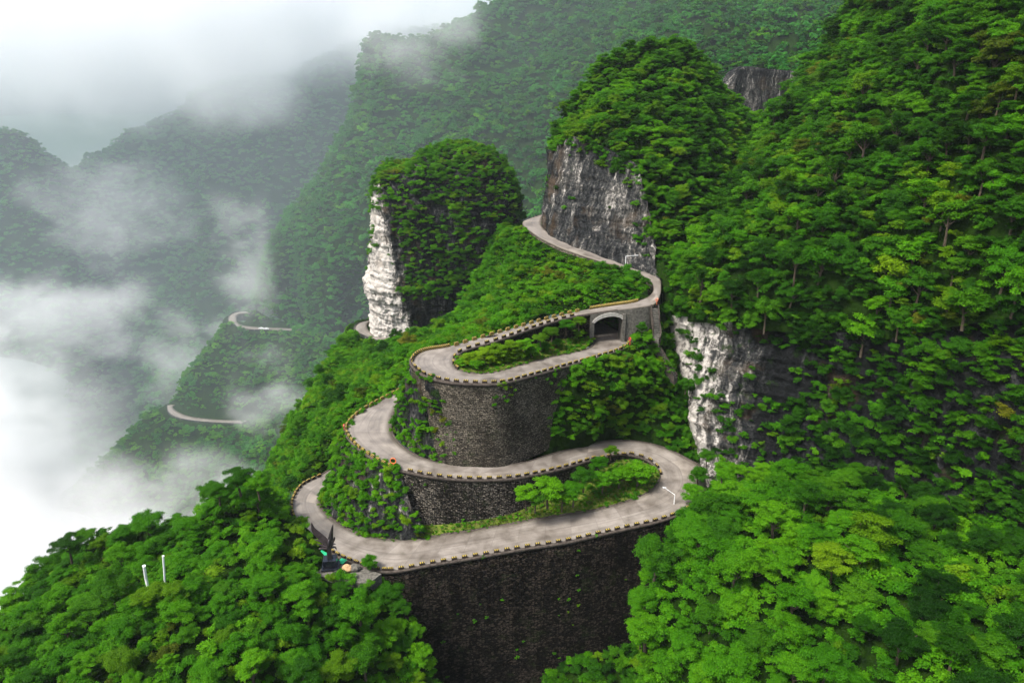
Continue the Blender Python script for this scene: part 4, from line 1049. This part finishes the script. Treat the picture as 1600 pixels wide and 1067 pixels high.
scatter(OG1, 2.6, (1.0, 1.7), 'mid', W_LIGHT, 55, 'shrubbery', 'larger bushes on the outcrop between the left hairpins', lift=.25, clear=False, cond=lambda P, Nn, x, y: fbm(P * .13 + 2, 3) > -.15)
for Gx, sd, sp, th, lab in ((WG1, 51, 2.6, .30, 'small plants rooted in the joints of the tall black wall'), (WG2, 52, 2.2, .30, 'small plants rooted in the dark wall under the middle road'), (WG3, 53, 2.2, .26, 'hanging plants on the rounded wall under the upper hairpin')):
    scatter(Gx, sp, (.25, .6), 'far', W_LIGHT, sd, 'climbing_plants', lab, lift=.1, clear=False, cond=lambda P, Nn, x, y, th=th: fbm(P * .13, 3) + .25 * fbm(P * 1.1, 2) > th)
scatter(WG3, 1.4, (.4, .9), 'bush', W_LIGHT, 54, 'climbing_plants', 'creepers hanging over the rim of the rounded wall', lift=.1, clear=False, cond=lambda P, Nn, x, y: (P[:, 2] > 27) & (x > 770) & (fbm(P * .2 + 4, 2) > .05))
# choose the 300 largest as single trees; the rest stays a mass
cp = np.array([c[0] for c in CAND]); x, y, dep = project(cp); rad = np.array([c[2].mean() for c in CAND])
size = rad / dep * ((x > -20) & (x < 1620) & (y > -20) & (y < 1090))
# keep only those not deep behind nearer crowns
vis = size.copy(); order = np.argsort(-size)
pr = rad / dep * F
for k in order[:900]:
    d = np.hypot(x - x[k], y - y[k]); cov = (dep < dep[k] - .6 * rad[k]) & (d < pr * .55)
    if cov.sum() >= 2: vis[k] *= .3
top = set(np.argsort(-vis)[:300].tolist())
REGION = {'low_left': ('on the spur at the lower left', 'trees on the lower left spur'), 'low_right': ('at the foot of the right mountain', 'trees at the foot of the right mountain'),
          'right': ('on the steep right mountainside', 'trees on the right mountainside')}
TONE = {'leaf_olive': 'olive green', 'leaf': 'mid green', 'leaf_bright': 'bright green', 'leaf_yellow': 'yellow-green', 'leaf_dark': 'deep green'}
def place_of(px, py, reg):
    if reg == 'low_left':
        a = 'just below the sculpture' if px > 420 and py < 960 else 'below the two white poles' if 150 < px < 420 and py > 920 else 'above the two white poles' if 150 < px < 420 else 'beside the tall black wall' if px > 500 else 'at the misty spur edge'
    elif reg == 'low_right':
        a = 'overhanging the tall black wall' if px < 1120 else 'under the pale cliff' if py < 800 else 'in the dark lower right hollow' if px > 1420 else 'right of the tall black wall'
    else:
        a = 'on the right mountain skyline' if px < 1330 and py < 250 else 'above the pale cliff' if py > 380 and px < 1300 else 'over the dark cliff' if py > 380 else 'high up the right mountainside' if py < 160 else 'half way up the right mountainside'
    return a
def make_tree(c, label=None, group=None, cat='tree'):
    Pp, rot, scl, lod, vi, mt, reg, *_ = c
    base = np.array(Pp) - np.array([0, 0, scl[2] * 1.25])
    root = empty('broadleaf_tree', base, 0)
    cr = link('crown', crown_mesh(lod, vi, mt), root, (0, 0, scl[2] * 1.25)); cr.rotation_euler = tuple(rot); cr.scale = tuple(scl)
    tk = link('trunk', TRUNKS[vi % 3], root, (0, 0, scl[2] * 1.25)); tk.scale = (scl[0], scl[0], scl[2])
    tk.rotation_euler = (0, 0, rot[2])
    if label is None:
        sz = 'large' if scl.mean() > 3.2 else 'small' if scl.mean() < 2.2 else 'medium'
        px, py, _ = project(np.array(Pp)); label = '%s %s tree %s' % (sz, TONE[mt], place_of(px[0], py[0], reg)); group = REGION[reg][1]
    tag(root, label, cat, group); return root
rest = {}
for k, c in enumerate(CAND):
    if k in top: make_tree(c)
    else: rest.setdefault((c[6], c[8]), []).append(c)
for (reg, lab), L in rest.items():
    stuff('forest', [c[0] for c in L], [c[1] for c in L], [c[2] for c in L], [pool_index('mid' if c[3] == 'mid' else 'near', c[4] % 5, c[5]) for c in L], 'further ' + lab)
TREE_LABELS = ['small mid green tree at the outer bend of the lowest right hairpin', 'bright tree overhanging the road by the angled white street lamp', 'large bright tree just right of the angled white street lamp', "bright tree touching the right end of the tall wall's guard stones", 'mid green tree against the upper right corner of the tall black wall', 'bright tree on the right edge of the tall black wall, below its top', 'broad bright tree half way down the right edge of the tall black wall', 'mid green tree bulging farthest left over the tall black wall', 'large bright tree under the one bulging over the tall black wall', 'yellow-green tree at the lower right corner of the tall black wall', 'bright tree between the right hairpin and the foot of the white cliff', 'small mid green tree at the very foot of the white cliff']
def tree_at(px, py, z, r, mt, label, lod='near', vi=0, sq=.85, cat='tree', group=None, Y=None, name=None):
    p = Pz(px, py, z) if Y is None else Py(px, py, Y)
    t = make_tree((p, np.array([random.uniform(-.1, .1), random.uniform(-.1, .1), random.uniform(0, 6)]), np.array([r, r * random.uniform(.9, 1.1), r * sq]), lod, vi, mt, None), label, group, cat)
    if name: t.name = name
    return t
# single trees that stand out
tree_at(856, 762, 0, 3.7, 'leaf_bright', 'broad bright green tree on the verge against the dark stone wall', lod='full', vi=1, Y=127.5)
tree_at(896, 766, 0, 3.0, 'leaf_bright', 'rounded bright tree joined to the right of the broad verge tree', lod='full', vi=2, Y=128.5)
tree_at(822, 772, 0, 2.8, 'leaf_bright', 'lowest bright tree at the left end of the verge', lod='full', vi=3, Y=126)
tree_at(936, 724, 0, 2.4, 'leaf_bright', 'bright tree poking above the middle road edge', lod='full', vi=4, Y=136)
tree_at(955, 704, 0, 1.7, 'leaf_yellow', 'slim upright sapling topping the verge clump', lod='full', vi=5, Y=137)
tree_at(997, 738, 0, 4.0, 'leaf_bright', 'rounded tree at the right tip of the hairpin verge', lod='full', vi=0, Y=137)
tree_at(968, 742, 0, 3.3, 'leaf_bright', 'small tree between the rounded tip tree and the sapling', lod='full', vi=2, Y=136.5)
tree_at(577, 878, 1.8, 2.0, 'leaf_bright', 'bright young tree at the left end of the tall black wall', lod='full', vi=3)
tree_at(590, 908, -2.5, 2.3, 'leaf', 'mid green tree hanging over the left corner of the tall black wall', lod='full', vi=1)
tree_at(627, 738, 12.8, 1.8, 'leaf_bright', 'bright tree below the orange road mirror on the rock outcrop', lod='full', vi=2)
tree_at(785, 686, 15.5, 1.3, 'leaf_yellow', 'tall narrow bamboo-like shrub against the round wall', lod='airy', vi=0, sq=1.9, cat='shrub', name='tall_shrub')
tree_at(797, 694, 14.6, 1.0, 'leaf', 'shorter narrow shrub right of the tall one against the round wall', lod='airy', vi=1, sq=1.6, cat='shrub', name='tall_shrub')
tree_at(836, 778, 0, 2.6, 'leaf', 'mid green tree low in front of the broad verge tree', lod='full', vi=0, Y=125.8)
tree_at(878, 778, 0, 2.5, 'leaf_bright', 'bright tree between the broad verge tree and the road edge', lod='full', vi=2, Y=127.2)
tree_at(912, 745, 0, 2.8, 'leaf', 'mid green tree against the right end of the dark stone wall', lod='full', vi=3, Y=132)
tree_at(942, 748, 0, 2.6, 'leaf_bright', 'bright tree in the middle of the hairpin verge', lod='full', vi=1, Y=133)
tree_at(1003, 512, 0, 1.7, 'leaf', 'bush against the masonry just right of the arch bridge', lod='full', vi=0, Y=163.5)
tree_at(1012, 528, 0, 1.8, 'leaf_bright', 'bright bush between the arch bridge and the stairway', lod='full', vi=1, Y=162.5)
tree_at(994, 528, 0, 1.4, 'leaf_bright', 'small bright bush at the foot of the arch bridge pier', lod='full', vi=2, Y=162)
tree_at(1072, 600, 0, 2.0, 'leaf', 'mid green tree hiding the lower end of the stairway', lod='full', vi=3, Y=157)
tree_at(372, 745, 0, 3.6, 'leaf', 'tallest tree on the crest of the lower left spur', vi=2, Y=124)
tree_at(402, 752, 0, 3.2, 'leaf_bright', 'bright tree beside the tallest one on the crest of the lower left spur', vi=1, Y=122)
tree_at(340, 768, 0, 3.0, 'leaf', 'mid green tree left of the tallest one on the spur crest', vi=3, Y=121)
tree_at(105, 850, 0, 3.2, 'leaf_dark', 'dark tree standing out at the misty end of the spur crest', vi=4, Y=113)
tree_at(232, 930, 0, 2.9, 'leaf_yellow', 'yellow-green tree right in front of the two white poles', vi=0, Y=97)
tree_at(275, 928, 0, 2.4, 'leaf', 'mid green tree at the foot of the taller white pole', vi=1, Y=97.5)
tree_at(498, 916, 0, 1.9, 'leaf_bright', 'bright bush-like tree just below the winged sculpture', lod='full', vi=0, Y=110.5)
tree_at(535, 920, 0, 2.0, 'leaf', 'mid green low tree below the sculpture terrace', lod='full', vi=1, Y=109.5)
tree_at(448, 905, 0, 2.1, 'leaf', 'mid green tree left of the flat grey rock', lod='full', vi=3, Y=113)
isl2 = [(722,566,33.8,1.1),(790,560,32.8,1.2),(812,556,32.6,1.2),(850,542,32.4,1.3),(735,560,34.6,1.5),(757,553,34.7,1.7),(745,568,33.8,1.3),(775,548,34.9,1.8),(798,541,35,1.7),(820,538,34.8,1.6),(845,528,35,1.4),(800,553,33,1.6),(830,549,32.8,1.5),(770,562,33.2,1.4),(862,518,35.4,1.5),(885,508,35.5,1.5),(905,502,35.8,1.4),(905,520,32.5,1.3),(870,535,32.2,1.2)]
for i, (a, b, z, r) in enumerate(isl2):
    t = tree_at(a, b, z - .1 * r, r * 1.55, 'leaf_yellow' if i % 3 else 'leaf_bright', ('bushy %s shrub on the island inside the upper hairpin' % ('yellow-green' if i % 3 else 'bright green')) if i < 14 else 'small shrub on the black wall left of the arch bridge', 'full', i % 4, .7, 'shrub', 'shrubs inside the upper hairpin', name='shrub')
for i, (a, b, Y_, r_, m_) in enumerate([(1092,742,136,2.3,'leaf'),(1084,770,130,2.5,'leaf_bright'),(1108,785,126,2.8,'leaf_bright'),(1072,806,122,2.2,'leaf_bright'),(1056,838,118.5,2.4,'leaf'),(1036,868,116,2.3,'leaf_bright'),(1018,900,113.5,2.6,'leaf_bright'),(1000,935,111,2.7,'leaf'),(1003,985,107,3.0,'leaf_bright'),(1012,1035,103,3.0,'leaf_yellow'),(1130,735,134,2.6,'leaf_bright'),(1105,712,143,1.9,'leaf')]):
    tree_at(a, b, 0, r_ * 1.1, m_, TREE_LABELS[i], lod='full', vi=i % 4, Y=Y_)
# grass and weeds on the verges
scatter('island', .8, (.25, .55), 'far', W_LIGHT, 37, 'undergrowth', 'weeds on the verge inside the lowest hairpin', lift=.2, clear=False, squash=(.5, .9))
scatter('island', 1.7, (.5, 1.0), 'bush', W_LIGHT, 39, 'shrubbery', 'low shrubs at the right end of the hairpin verge', lift=.3, clear=False, cond=lambda P, Nn, x, y: (x > 880) & (P[:, 2] > 4.2) & (fbm(P * .3, 2) > -.1))
scatter('isle2', .9, (.3, .7), 'far', W_LIGHT, 38, 'undergrowth', 'weeds on the floor inside the upper hairpin', lift=.2, clear=False, squash=(.5, .9))

# ---------------------------------------------------------------- statue and its platform
def statue():
    base = Pz(517, 886, .5); root = empty('winged_sculpture', base, R(8))
    tag(root, 'tall black winged sculpture on a dark stone pedestal beside the lowest road', 'sculpture')
    S = 1.0
    p = MB(); p.box((0, 0, .25), (3.4, 2.8, .5), 0); p.box((0, 0, 1.35), (2.7, 2.2, 1.7), 0, .97); p.build('pedestal', M['dark_gloss'], root, None, .05)
    c = MB(); c.box((0, 0, 3.6), (.95, .8, 2.8), 0, .8); c.build('column', M['black'], root, None, .05)
    def feather(name, pts, w0, th=.16, mat='plum'):
        # tapering curved blade with thickness: pts along its spine in the x-z plane
        pts = np.array(pts, float); pts = cr_interp(np.c_[pts, np.zeros(len(pts))], 6); n = len(pts); V = []; Fs = []
        for i in range(n):
            t = i / (n - 1); w = w0 * (math.sin(math.pi * min(1, .18 + t * .82)) ** .7) * (1 - t * .55) * 1.5 + .02
            d = pts[min(i + 1, n - 1)] - pts[max(i - 1, 0)]; d /= np.linalg.norm(d) + 1e-9; nx, nz = -d[1], d[0]
            x, z, yy = pts[i][0], pts[i][1], .15 * math.sin(t * 3)
            V += [(x + nx * w, yy - .02, z + nz * w), (x, yy - th, z), (x - nx * w, yy - .02, z - nz * w), (x, yy + th, z)]
        for i in range(n - 1):
            for k in range(4): Fs.append((i * 4 + k, i * 4 + (k + 1) % 4, i * 4 + 4 + (k + 1) % 4, i * 4 + 4 + k))
        Fs += [(0, 1, 2, 3), (4 * n - 4, 4 * n - 1, 4 * n - 2, 4 * n - 3)]
        me = bpy.data.meshes.new(name); me.from_pydata([tuple(map(float, q)) for q in V], [], Fs); me.update(); me.materials.append(M[mat])
        return link(name, me, root)
    feather('wing', [(-.05, 5.4), (-.9, 6.6), (-2.1, 8.2), (-2.6, 9.3), (-2.75, 10.6)], .55)
    feather('wing', [(-.05, 5.0), (-.9, 5.7), (-1.7, 6.3), (-2.5, 6.75)], .26)
    feather('wing', [(-.05, 4.7), (-.9, 5.0), (-1.5, 5.25), (-2.2, 5.7)], .22)
    feather('wing', [(-.05, 4.4), (-.8, 4.45), (-1.4, 4.5), (-1.9, 4.55)], .26)
    feather('wing', [(.15, 4.6), (.45, 6.2), (.75, 7.8), (1.25, 9.9)], .42, .2, 'black')
    feather('wing', [(.2, 4.9), (.8, 5.9), (1.15, 6.4), (1.3, 7.0)], .25, .14, 'black')
    feather('wing', [(.2, 4.6), (.8, 4.6), (1.2, 4.5), (1.45, 3.95)], .2, .14, 'black')
    feather('wing', [(.2, 4.9), (.7, 5.2), (1.1, 5.3), (1.45, 5.25)], .2, .14, 'black')
    b = MB(); b.tube([(0, 0, 4.4), (.05, 0, 5.2), (.12, 0, 5.9), (.2, 0, 6.5)], [.34, .42, .3, .08], 8); b.build('torso', M['black'], root, None, 0, True)
statue()
pl = MB(); c0 = Pz(515, 889, 0)
o = None
def blob_rock(name, c, s, mat, label, seed, cat='rock', kind=None, group=None):
    n1, n2 = 22, 30; V = []; 
    for i in range(n1):
        th = math.pi * i / (n1 - 1)
        for k in range(n2):
            ph = 2 * math.pi * k / n2; V.append((math.sin(th) * math.cos(ph), math.sin(th) * math.sin(ph), math.cos(th)))
    V = np.array(V); V = V * (1 + .35 * fbm(V * 1.7 + seed * 7, 4))[:, None] * np.array(s); V[:, 2] = np.maximum(V[:, 2], -s[2] * .8)
    idx = np.arange(n1 * n2).reshape(n1, n2); idn = np.roll(idx, -1, 1)
    Fs = np.stack([idx[:-1], idx[1:], idn[1:], idn[:-1]], -1).reshape(-1, 4)
    ob = link(name, mesh_data(name, V, Fs, mat, True), None, c); return tag(ob, label, cat, group, kind)
# paved terrace under the sculpture
ter = [Pz(x, y, .5) for x, y in ((490, 862), (520, 880), (558, 884), (596, 896), (575, 912), (535, 906), (500, 900), (478, 884))]
mb = MB(); tt = [t + (0, 0, -.02) for t in ter]; bb = [t + (0, 0, -2.2) for t in ter]; nn = len(ter)
mb.add(tt + bb, [tuple(range(nn))[::-1]] + [(i, (i + 1) % nn, nn + (i + 1) % nn, nn + i) for i in range(nn)])
tag(mb.build('terrace', M['concrete']), 'small concrete terrace under the winged sculpture', 'terrace')
def mat_piece(x0, y0, x1, y1, z, label, w):
    p, q = Pz(x0, y0, z), Pz(x1, y1, z); d = q - p; L = np.linalg.norm(d); b_ = MB(); b_.box((0, 0, .04), (L, w, .08)); o = b_.build('green_mat', M['green'], None, (p + q) / 2, .02)
    o.rotation_euler[2] = math.atan2(d[1], d[0]); tag(o, label, 'mat', 'green mats by the sculpture')
mat_piece(497, 863, 510, 870, .56, 'green artificial turf mat left of the sculpture', 1.9)
mat_piece(530, 875, 539, 878, .56, 'small green artificial turf mat right of the sculpture', 1.5)
blob_rock('boulder', Pz(543, 888, .9), (1.1, .9, .8), M['cream'], 'cream and orange boulder right of the sculpture pedestal', 1)
blob_rock('boulder', Pz(554, 887, .9), (1.2, .9, .7), M['concrete'], 'pale boulder beside the sculpture terrace', 2)
blob_rock('boulder', Pz(534, 897, .3), (1.6, 1.0, .9), M['rock_grey'], 'grey boulder below the sculpture pedestal', 3)
blob_rock('boulder', Pz(462, 884, -.2), (2.3, 1.2, .9), M['rock_grey'], 'flat grey rock among bushes left of the sculpture', 4)
blob_rock('boulder', Pz(485, 893, -.6), (2.5, 1.3, 1.0), M['rock_grey'], 'long grey rock just below the sculpture terrace', 5)
blob_rock('boulder', Pz(548, 899, -.6), (1.8, 1.1, 1.0), M['rock_grey'], 'grey rock under the white boulder', 6)

# ---------------------------------------------------------------- mirrors, lamp posts, posts, cars, stairs
def mirror(px, py, z, hgt, rad, label, face=(0, -1), mat='orange', base_py=None):
    p = Pz(px, py, z); root = empty('traffic_mirror', p, math.atan2(face[1], face[0]) + math.pi / 2); tag(root, label, 'traffic mirror')
    m_ = MB(); m_.tube([(0, 0, 0), (0, 0, hgt)], .06, 8); m_.build('pole', M[mat], root)
    r = MB(); n = 20; V = []; Fs = []
    for a, yy in ((rad, .06), (rad * 1.0, -.14), (rad * .8, -.14), (rad * .78, -.06)):
        for k in range(n): V.append((a * math.cos(2 * math.pi * k / n), yy, hgt + a * math.sin(2 * math.pi * k / n)))
    for j in range(3):
        for k in range(n): Fs.append((j * n + k, j * n + (k + 1) % n, (j + 1) * n + (k + 1) % n, (j + 1) * n + k))
    Fs.append(tuple(range(n))); r.add(V, Fs); r.build('rim', M[mat], root)
    g = MB(); V = [(0, -.16, hgt)]; Fs = []
    for j, (a, yy) in enumerate(((.4, -.145), (.8, -.09))):
        for k in range(n): V.append((rad * a * math.cos(2 * math.pi * k / n), yy, hgt + rad * a * math.sin(2 * math.pi * k / n)))
    for k in range(n): Fs.append((0, 1 + k, 1 + (k + 1) % n)); Fs.append((1 + k, 1 + n + k, 1 + n + (k + 1) % n, 1 + (k + 1) % n))
    g.add(V, Fs); g.build('mirror_face', M['mirror'], root, None, 0, True)
mirror(615, 731, 14.1, 1.75, .68, 'round orange-rimmed traffic mirror at the front edge of the middle hairpin', (-.1, -1))
mirror(497, 855, -.7, 1.6, .42, 'small orange traffic mirror on the outer curve behind the sculpture', (.7, .2))
mirror(984, 541, 29.4, 1.9, .42, 'red traffic mirror at the foot of the arch bridge pier', (-.8, -.4), 'red')
mirror(538, 672, 15.5, 1.2, .36, 'small orange-red mirror at the far left of the middle hairpin', (.8, -.2), 'red')
mirror(1026, 476, 38.5, 1.3, .38, 'small orange mirror at the right end of the upper bridge leg', (-.6, -.5), 'orange')
def lamp(px, py, z, hgt, arm, label, base_hidden=0):
    p = Pz(px, py, z); root = empty('street_lamp', p, 0); tag(root, label, 'street lamp')
    a = MB(); a.tube([(0, 0, 0), (0, 0, hgt)], [.11, .08], 8); a.box((0, 0, .12), (.4, .4, .24)); a.build('pole', M['white_post'], root)
    b_ = MB(); b_.tube([(0, 0, hgt), arm], [.07, .055], 8); b_.build('arm', M['white_post'], root)
    d = np.array(arm) - (0, 0, hgt); l = MB(); l.box((0, 0, 0), (.75, .26, .14)); o = l.build('lamp_head', M['galv'], root, tuple(np.array(arm) + d / np.linalg.norm(d) * .3), .03); o.rotation_euler[2] = math.atan2(d[1], d[0])
lamp(977, 418, 41.0, 3.3, (2.9, .3, 3.45), 'white street lamp with a long side arm beside the uppermost road')
lamp(1053, 789, 4.9, 2.6, (-2.0, .4, 3.9), 'white street lamp with an angled arm at the lowest right hairpin')
for x0, y0, x1, y1, Yd, r_, lb in ((257.5, 906, 255, 869, 101, .17, 'taller thin white pole standing among the trees'), (228, 903, 225, 884, 101, .24, 'short thick white pole standing among the trees')):
    p, q = Py(x0, y0, Yd), Py(x1, y1, Yd - .6); m_ = MB(); m_.tube([(0, 0, -4), (0, 0, 0), tuple(q - p)], r_, 12); m_.tube([tuple(q - p), tuple((q - p) * 1.02)], r_ * 1.15, 12)
    root = m_.build('white_pole', M['white_post'], None, p); tag(root, lb, 'pole')
# low road on the spur and its kerb stones
def car(px, py, z, rz, label):
    p = Pz(px, py, z); root = empty('parked_car', p, rz); tag(root, label, 'car', 'white cars on the far road')
    b_ = MB()
    prof = [(-2.3, .35), (-2.3, .85), (-1.9, 1.0), (-1.4, 1.05), (-.8, 1.5), (.6, 1.52), (1.25, 1.05), (2.1, .92), (2.3, .7), (2.3, .35)]
    V = [(x_, -.9, z_) for x_, z_ in prof] + [(x_, .9, z_) for x_, z_ in prof]; n = len(prof)
    b_.add(V, [tuple(range(n)), tuple(range(n, 2 * n))[::-1]] + [(i, i + n, (i + 1) % n + n, (i + 1) % n) for i in range(n)]); b_.build('body', M['white_car'], root, None, .06)
    w = MB(); w.box((-.1, 0, 1.28), (1.5, 1.84, .3), 0, .85); w.build('window', M['glass'], root)
    for sx in (-1.4, 1.4):
        for sy in (-.85, .85):
            t = MB(); t.tube([(sx, sy - .12, .33), (sx, sy + .12, .33)], .33, 14); t.build('wheel', M['rubber'], root)
car(408, 514, -119.6, R(175), 'white car on the far spur road, the left of two')
car(416, 514.6, -119.7, R(178), 'white car on the far spur road, close behind the other white car')
# stair channel coming down from the end of the bridge leg
def stairs():
    path = [Pz(1023, 479, 38.0), Pz(1025, 500, 35.0), Pz(1027, 520, 32.0), Pz(1025, 534, 30.0), Pz(1034, 552, 27.2), Pz(1044, 570, 24.5), Pz(1056, 590, 21.6)]
    path = cr_interp(np.array(path), 10); s = arclen(path); n = int(s[-1] / .55); P = resample(path, n); root = empty('stairway', P[0]); tag(root, 'narrow concrete stairway running down from the bridge end to the cliff foot', 'stairway')
    a = MB(); b_ = MB()
    for i in range(n - 1):
        d = P[i + 1] - P[i]; az = math.atan2(d[1], d[0]); L = math.hypot(d[0], d[1]) + .04; c_ = (P[i] + P[i + 1]) / 2 - P[0]
        wv = np.array([-math.sin(az), math.cos(az), 0])
        a.box((c_[0], c_[1], P[i + 1][2] - P[0][2] - 1.0), (L + .15, 1.6, 2.0), az)
    for sgn in (-1, 1):
        V = []; Fs = []
        for i in range(n):
            d = P[min(i + 1, n - 1)] - P[max(i - 1, 0)]; wv = np.array([-d[1], d[0], 0]); wv /= np.linalg.norm(wv); c_ = P[i] - P[0]
            for o1, z1 in ((.82, -1.6), (1.06, -1.6), (1.06, .55), (.82, .55)): V.append(c_ + wv * sgn * o1 + (0, 0, z1))
        for i in range(n - 1):
            for k in range(4): Fs.append((i * 4 + k, i * 4 + (k + 1) % 4, i * 4 + 4 + (k + 1) % 4, i * 4 + 4 + k))
        Fs += [(0, 1, 2, 3), (4 * n - 4, 4 * n - 1, 4 * n - 2, 4 * n - 3)]; b_.add(V, Fs)
    a.build('step', M['concrete'], root); b_.build('side_wall', M['coping'], root)
stairs()

# ---------------------------------------------------------------- air and mist
def haze():
    m = bpy.data.materials.new('valley_air'); m.use_nodes = True; nt = m.node_tree; nt.nodes.clear()
    out = nt.nodes.new('ShaderNodeOutputMaterial'); v = nt.nodes.new('ShaderNodeVolumePrincipled')
    v.inputs['Color'].default_value = (.86, .95, 1.0, 1); v.inputs['Density'].default_value = HAZE; v.inputs['Anisotropy'].default_value = .2
    nt.links.new(v.outputs[0], out.inputs['Volume'])
    b_ = MB(); b_.box((0, 900, -60), (3000, 2400, 740)); o = b_.build('haze', m); o['kind'] = 'stuff'; o['label'] = 'thin bluish air filling the valley'
HAZE = .00006
haze()
def mist(c, s, dens, thr=.5, sc=.012, label='', rz=0, det=4, amp=1.6, soft=1.0):
    """a drifting cloud bank: ellipsoid of real vapour with ragged, noise-eaten edges"""
    m = bpy.data.materials.new('vapour'); m.use_nodes = True; nt = m.node_tree; nt.nodes.clear()
    out = nt.nodes.new('ShaderNodeOutputMaterial'); v = nt.nodes.new('ShaderNodeVolumePrincipled')
    v.inputs['Color'].default_value = (.985, .99, 1.0, 1); v.inputs['Anisotropy'].default_value = .15
    tc = nt.nodes.new('ShaderNodeTexCoord'); ln = nt.nodes.new('ShaderNodeVectorMath'); ln.operation = 'LENGTH'; nt.links.new(tc.outputs['Object'], ln.inputs[0])
    n = noise(nt, pos(nt, (1, 1, 1.25)), sc, det, .6, .3)
    f = mth(nt, 'SUBTRACT', 1.0, ln.outputs['Value'])                    # 1 centre .. 0 rim
    f = mth(nt, 'ADD', mth(nt, 'MULTIPLY', f, soft), mth(nt, 'MULTIPLY', mth(nt, 'SUBTRACT', n, thr), amp * 2))
    rim = N(nt, 'ShaderNodeMapRange', interpolation_type='SMOOTHSTEP'); nt.links.new(ln.outputs['Value'], rim.inputs[0]); rim.inputs[1].default_value = 1.0; rim.inputs[2].default_value = .55
    mr = N(nt, 'ShaderNodeMapRange', interpolation_type='SMOOTHSTEP'); nt.links.new(f, mr.inputs[0]); mr.inputs[1].default_value = .12; mr.inputs[2].default_value = .95; mr.inputs[3].default_value = 0; mr.inputs[4].default_value = dens
    nt.links.new(mth(nt, 'MULTIPLY', mr.outputs[0], rim.outputs[0]), v.inputs['Density']); nt.links.new(v.outputs[0], out.inputs['Volume'])
    V = []; n1, n2 = 14, 24
    for i in range(n1):
        th = math.pi * i / (n1 - 1)
        for k in range(n2):
            ph = 2 * math.pi * k / n2; V.append((1.02 * math.sin(th) * math.cos(ph), 1.02 * math.sin(th) * math.sin(ph), 1.02 * math.cos(th)))
    idx = np.arange(n1 * n2).reshape(n1, n2); idn = np.roll(idx, -1, 1); Fs = np.stack([idx[:-1], idx[1:], idn[1:], idn[:-1]], -1).reshape(-1, 4)
    o = link('mist', mesh_data('mist', V, Fs, m), None, c); o.scale = s; o.rotation_euler[2] = rz
    o['kind'] = 'stuff'; o['label'] = label; return o
def mist_at(px, py, Y, wpx, hpx, dY, dens, label, **kw):
    c = Py(px, py, Y); dep = project(c)[2][0]; mist(tuple(c), (wpx / F * dep, dY, hpx / F * dep), dens * 1.0, label=label, **kw)
mist_at(40, -60, 930, 760, 285, 330, .0065, 'high white cloud over the far left mountains', sc=.006, thr=.34)
mist_at(440, -40, 900, 420, 190, 240, .0065, 'cloud lowering over the far flank', sc=.008, thr=.44)
mist_at(-60, 750, 470, 290, 290, 160, .018, 'white mist filling the valley at the left', sc=.012, thr=.47)
mist_at(40, 900, 300, 330, 160, 110, .018, 'mist rising behind the lower left spur', sc=.014, thr=.46)
mist_at(240, 800, 400, 290, 95, 80, .013, 'ragged mist along the foot of the hazy spur', sc=.02, thr=.50, amp=2)
mist_at(385, 430, 620, 75, 190, 60, .009, 'wisp of mist beside the ridge above the far road', sc=.024, thr=.53, soft=.9, amp=1.8)
mist_at(300, 560, 640, 190, 110, 60, .008, 'thin veil of mist drifting down behind the spur', sc=.026, thr=.52, soft=.8, amp=2.2)
mist_at(430, 640, 430, 90, 140, 50, .016, 'drifting mist over the low spur', sc=.028, thr=.54, soft=.8, amp=2.2)
mist_at(170, 330, 760, 190, 120, 90, .0055, 'torn mist against the far flank', sc=.02, thr=.52, amp=2)
mist_at(80, 500, 620, 230, 100, 100, .010, 'mist in the gap between the far mountains', sc=.018, thr=.51, amp=2)
mist_at(280, 110, 830, 380, 130, 120, .007, 'ragged cloud underside drifting off the far flank', sc=.012, thr=.47, amp=2)
mist_at(640, 50, 580, 170, 110, 60, .007, 'pale cloud on the pinnacle of the ridge', sc=.016, thr=.49, amp=2)
def far_air():
    m = bpy.data.materials.new('far_air'); m.use_nodes = True; nt = m.node_tree; nt.nodes.clear()
    out = nt.nodes.new('ShaderNodeOutputMaterial'); v = nt.nodes.new('ShaderNodeVolumePrincipled')
    v.inputs['Color'].default_value = (.78, .93, 1.0, 1); v.inputs['Density'].default_value = .00042
    nt.links.new(v.outputs[0], out.inputs['Volume']); V = []; n1, n2 = 20, 40
    for i in range(n1):
        th = math.pi * i / (n1 - 1)
        for k in range(n2):
            ph = 2 * math.pi * k / n2; V.append((1200 * math.sin(th) * math.cos(ph), 620 * math.sin(th) * math.sin(ph), 420 * math.cos(th)))
    idx = np.arange(n1 * n2).reshape(n1, n2); idn = np.roll(idx, -1, 1); Fs = np.stack([idx[:-1], idx[1:], idn[1:], idn[:-1]], -1).reshape(-1, 4)
    o = link('mist', mesh_data('mist', V, Fs, m), None, (-150, 1010, -40)); o['kind'] = 'stuff'; o['label'] = 'thin even mist lying over the far ridges'
far_air()

# labels that single each tree out: same look and place -> counted from the left of the picture
by = {}
for o in list(SC.objects):
    if o.parent is None and o.get('category') in ('tree', 'shrub'): by.setdefault(o['label'], []).append(o)
for lab, L in by.items():
    if len(L) > 1:
        L.sort(key=lambda o: project(np.array(o.location))[0][0])
        for k, o in enumerate(L): o['label'] = 'leftmost ' + lab if k == 0 else 'rightmost ' + lab if k == len(L) - 1 else ordinal(k + 1) + ' from the left: ' + lab
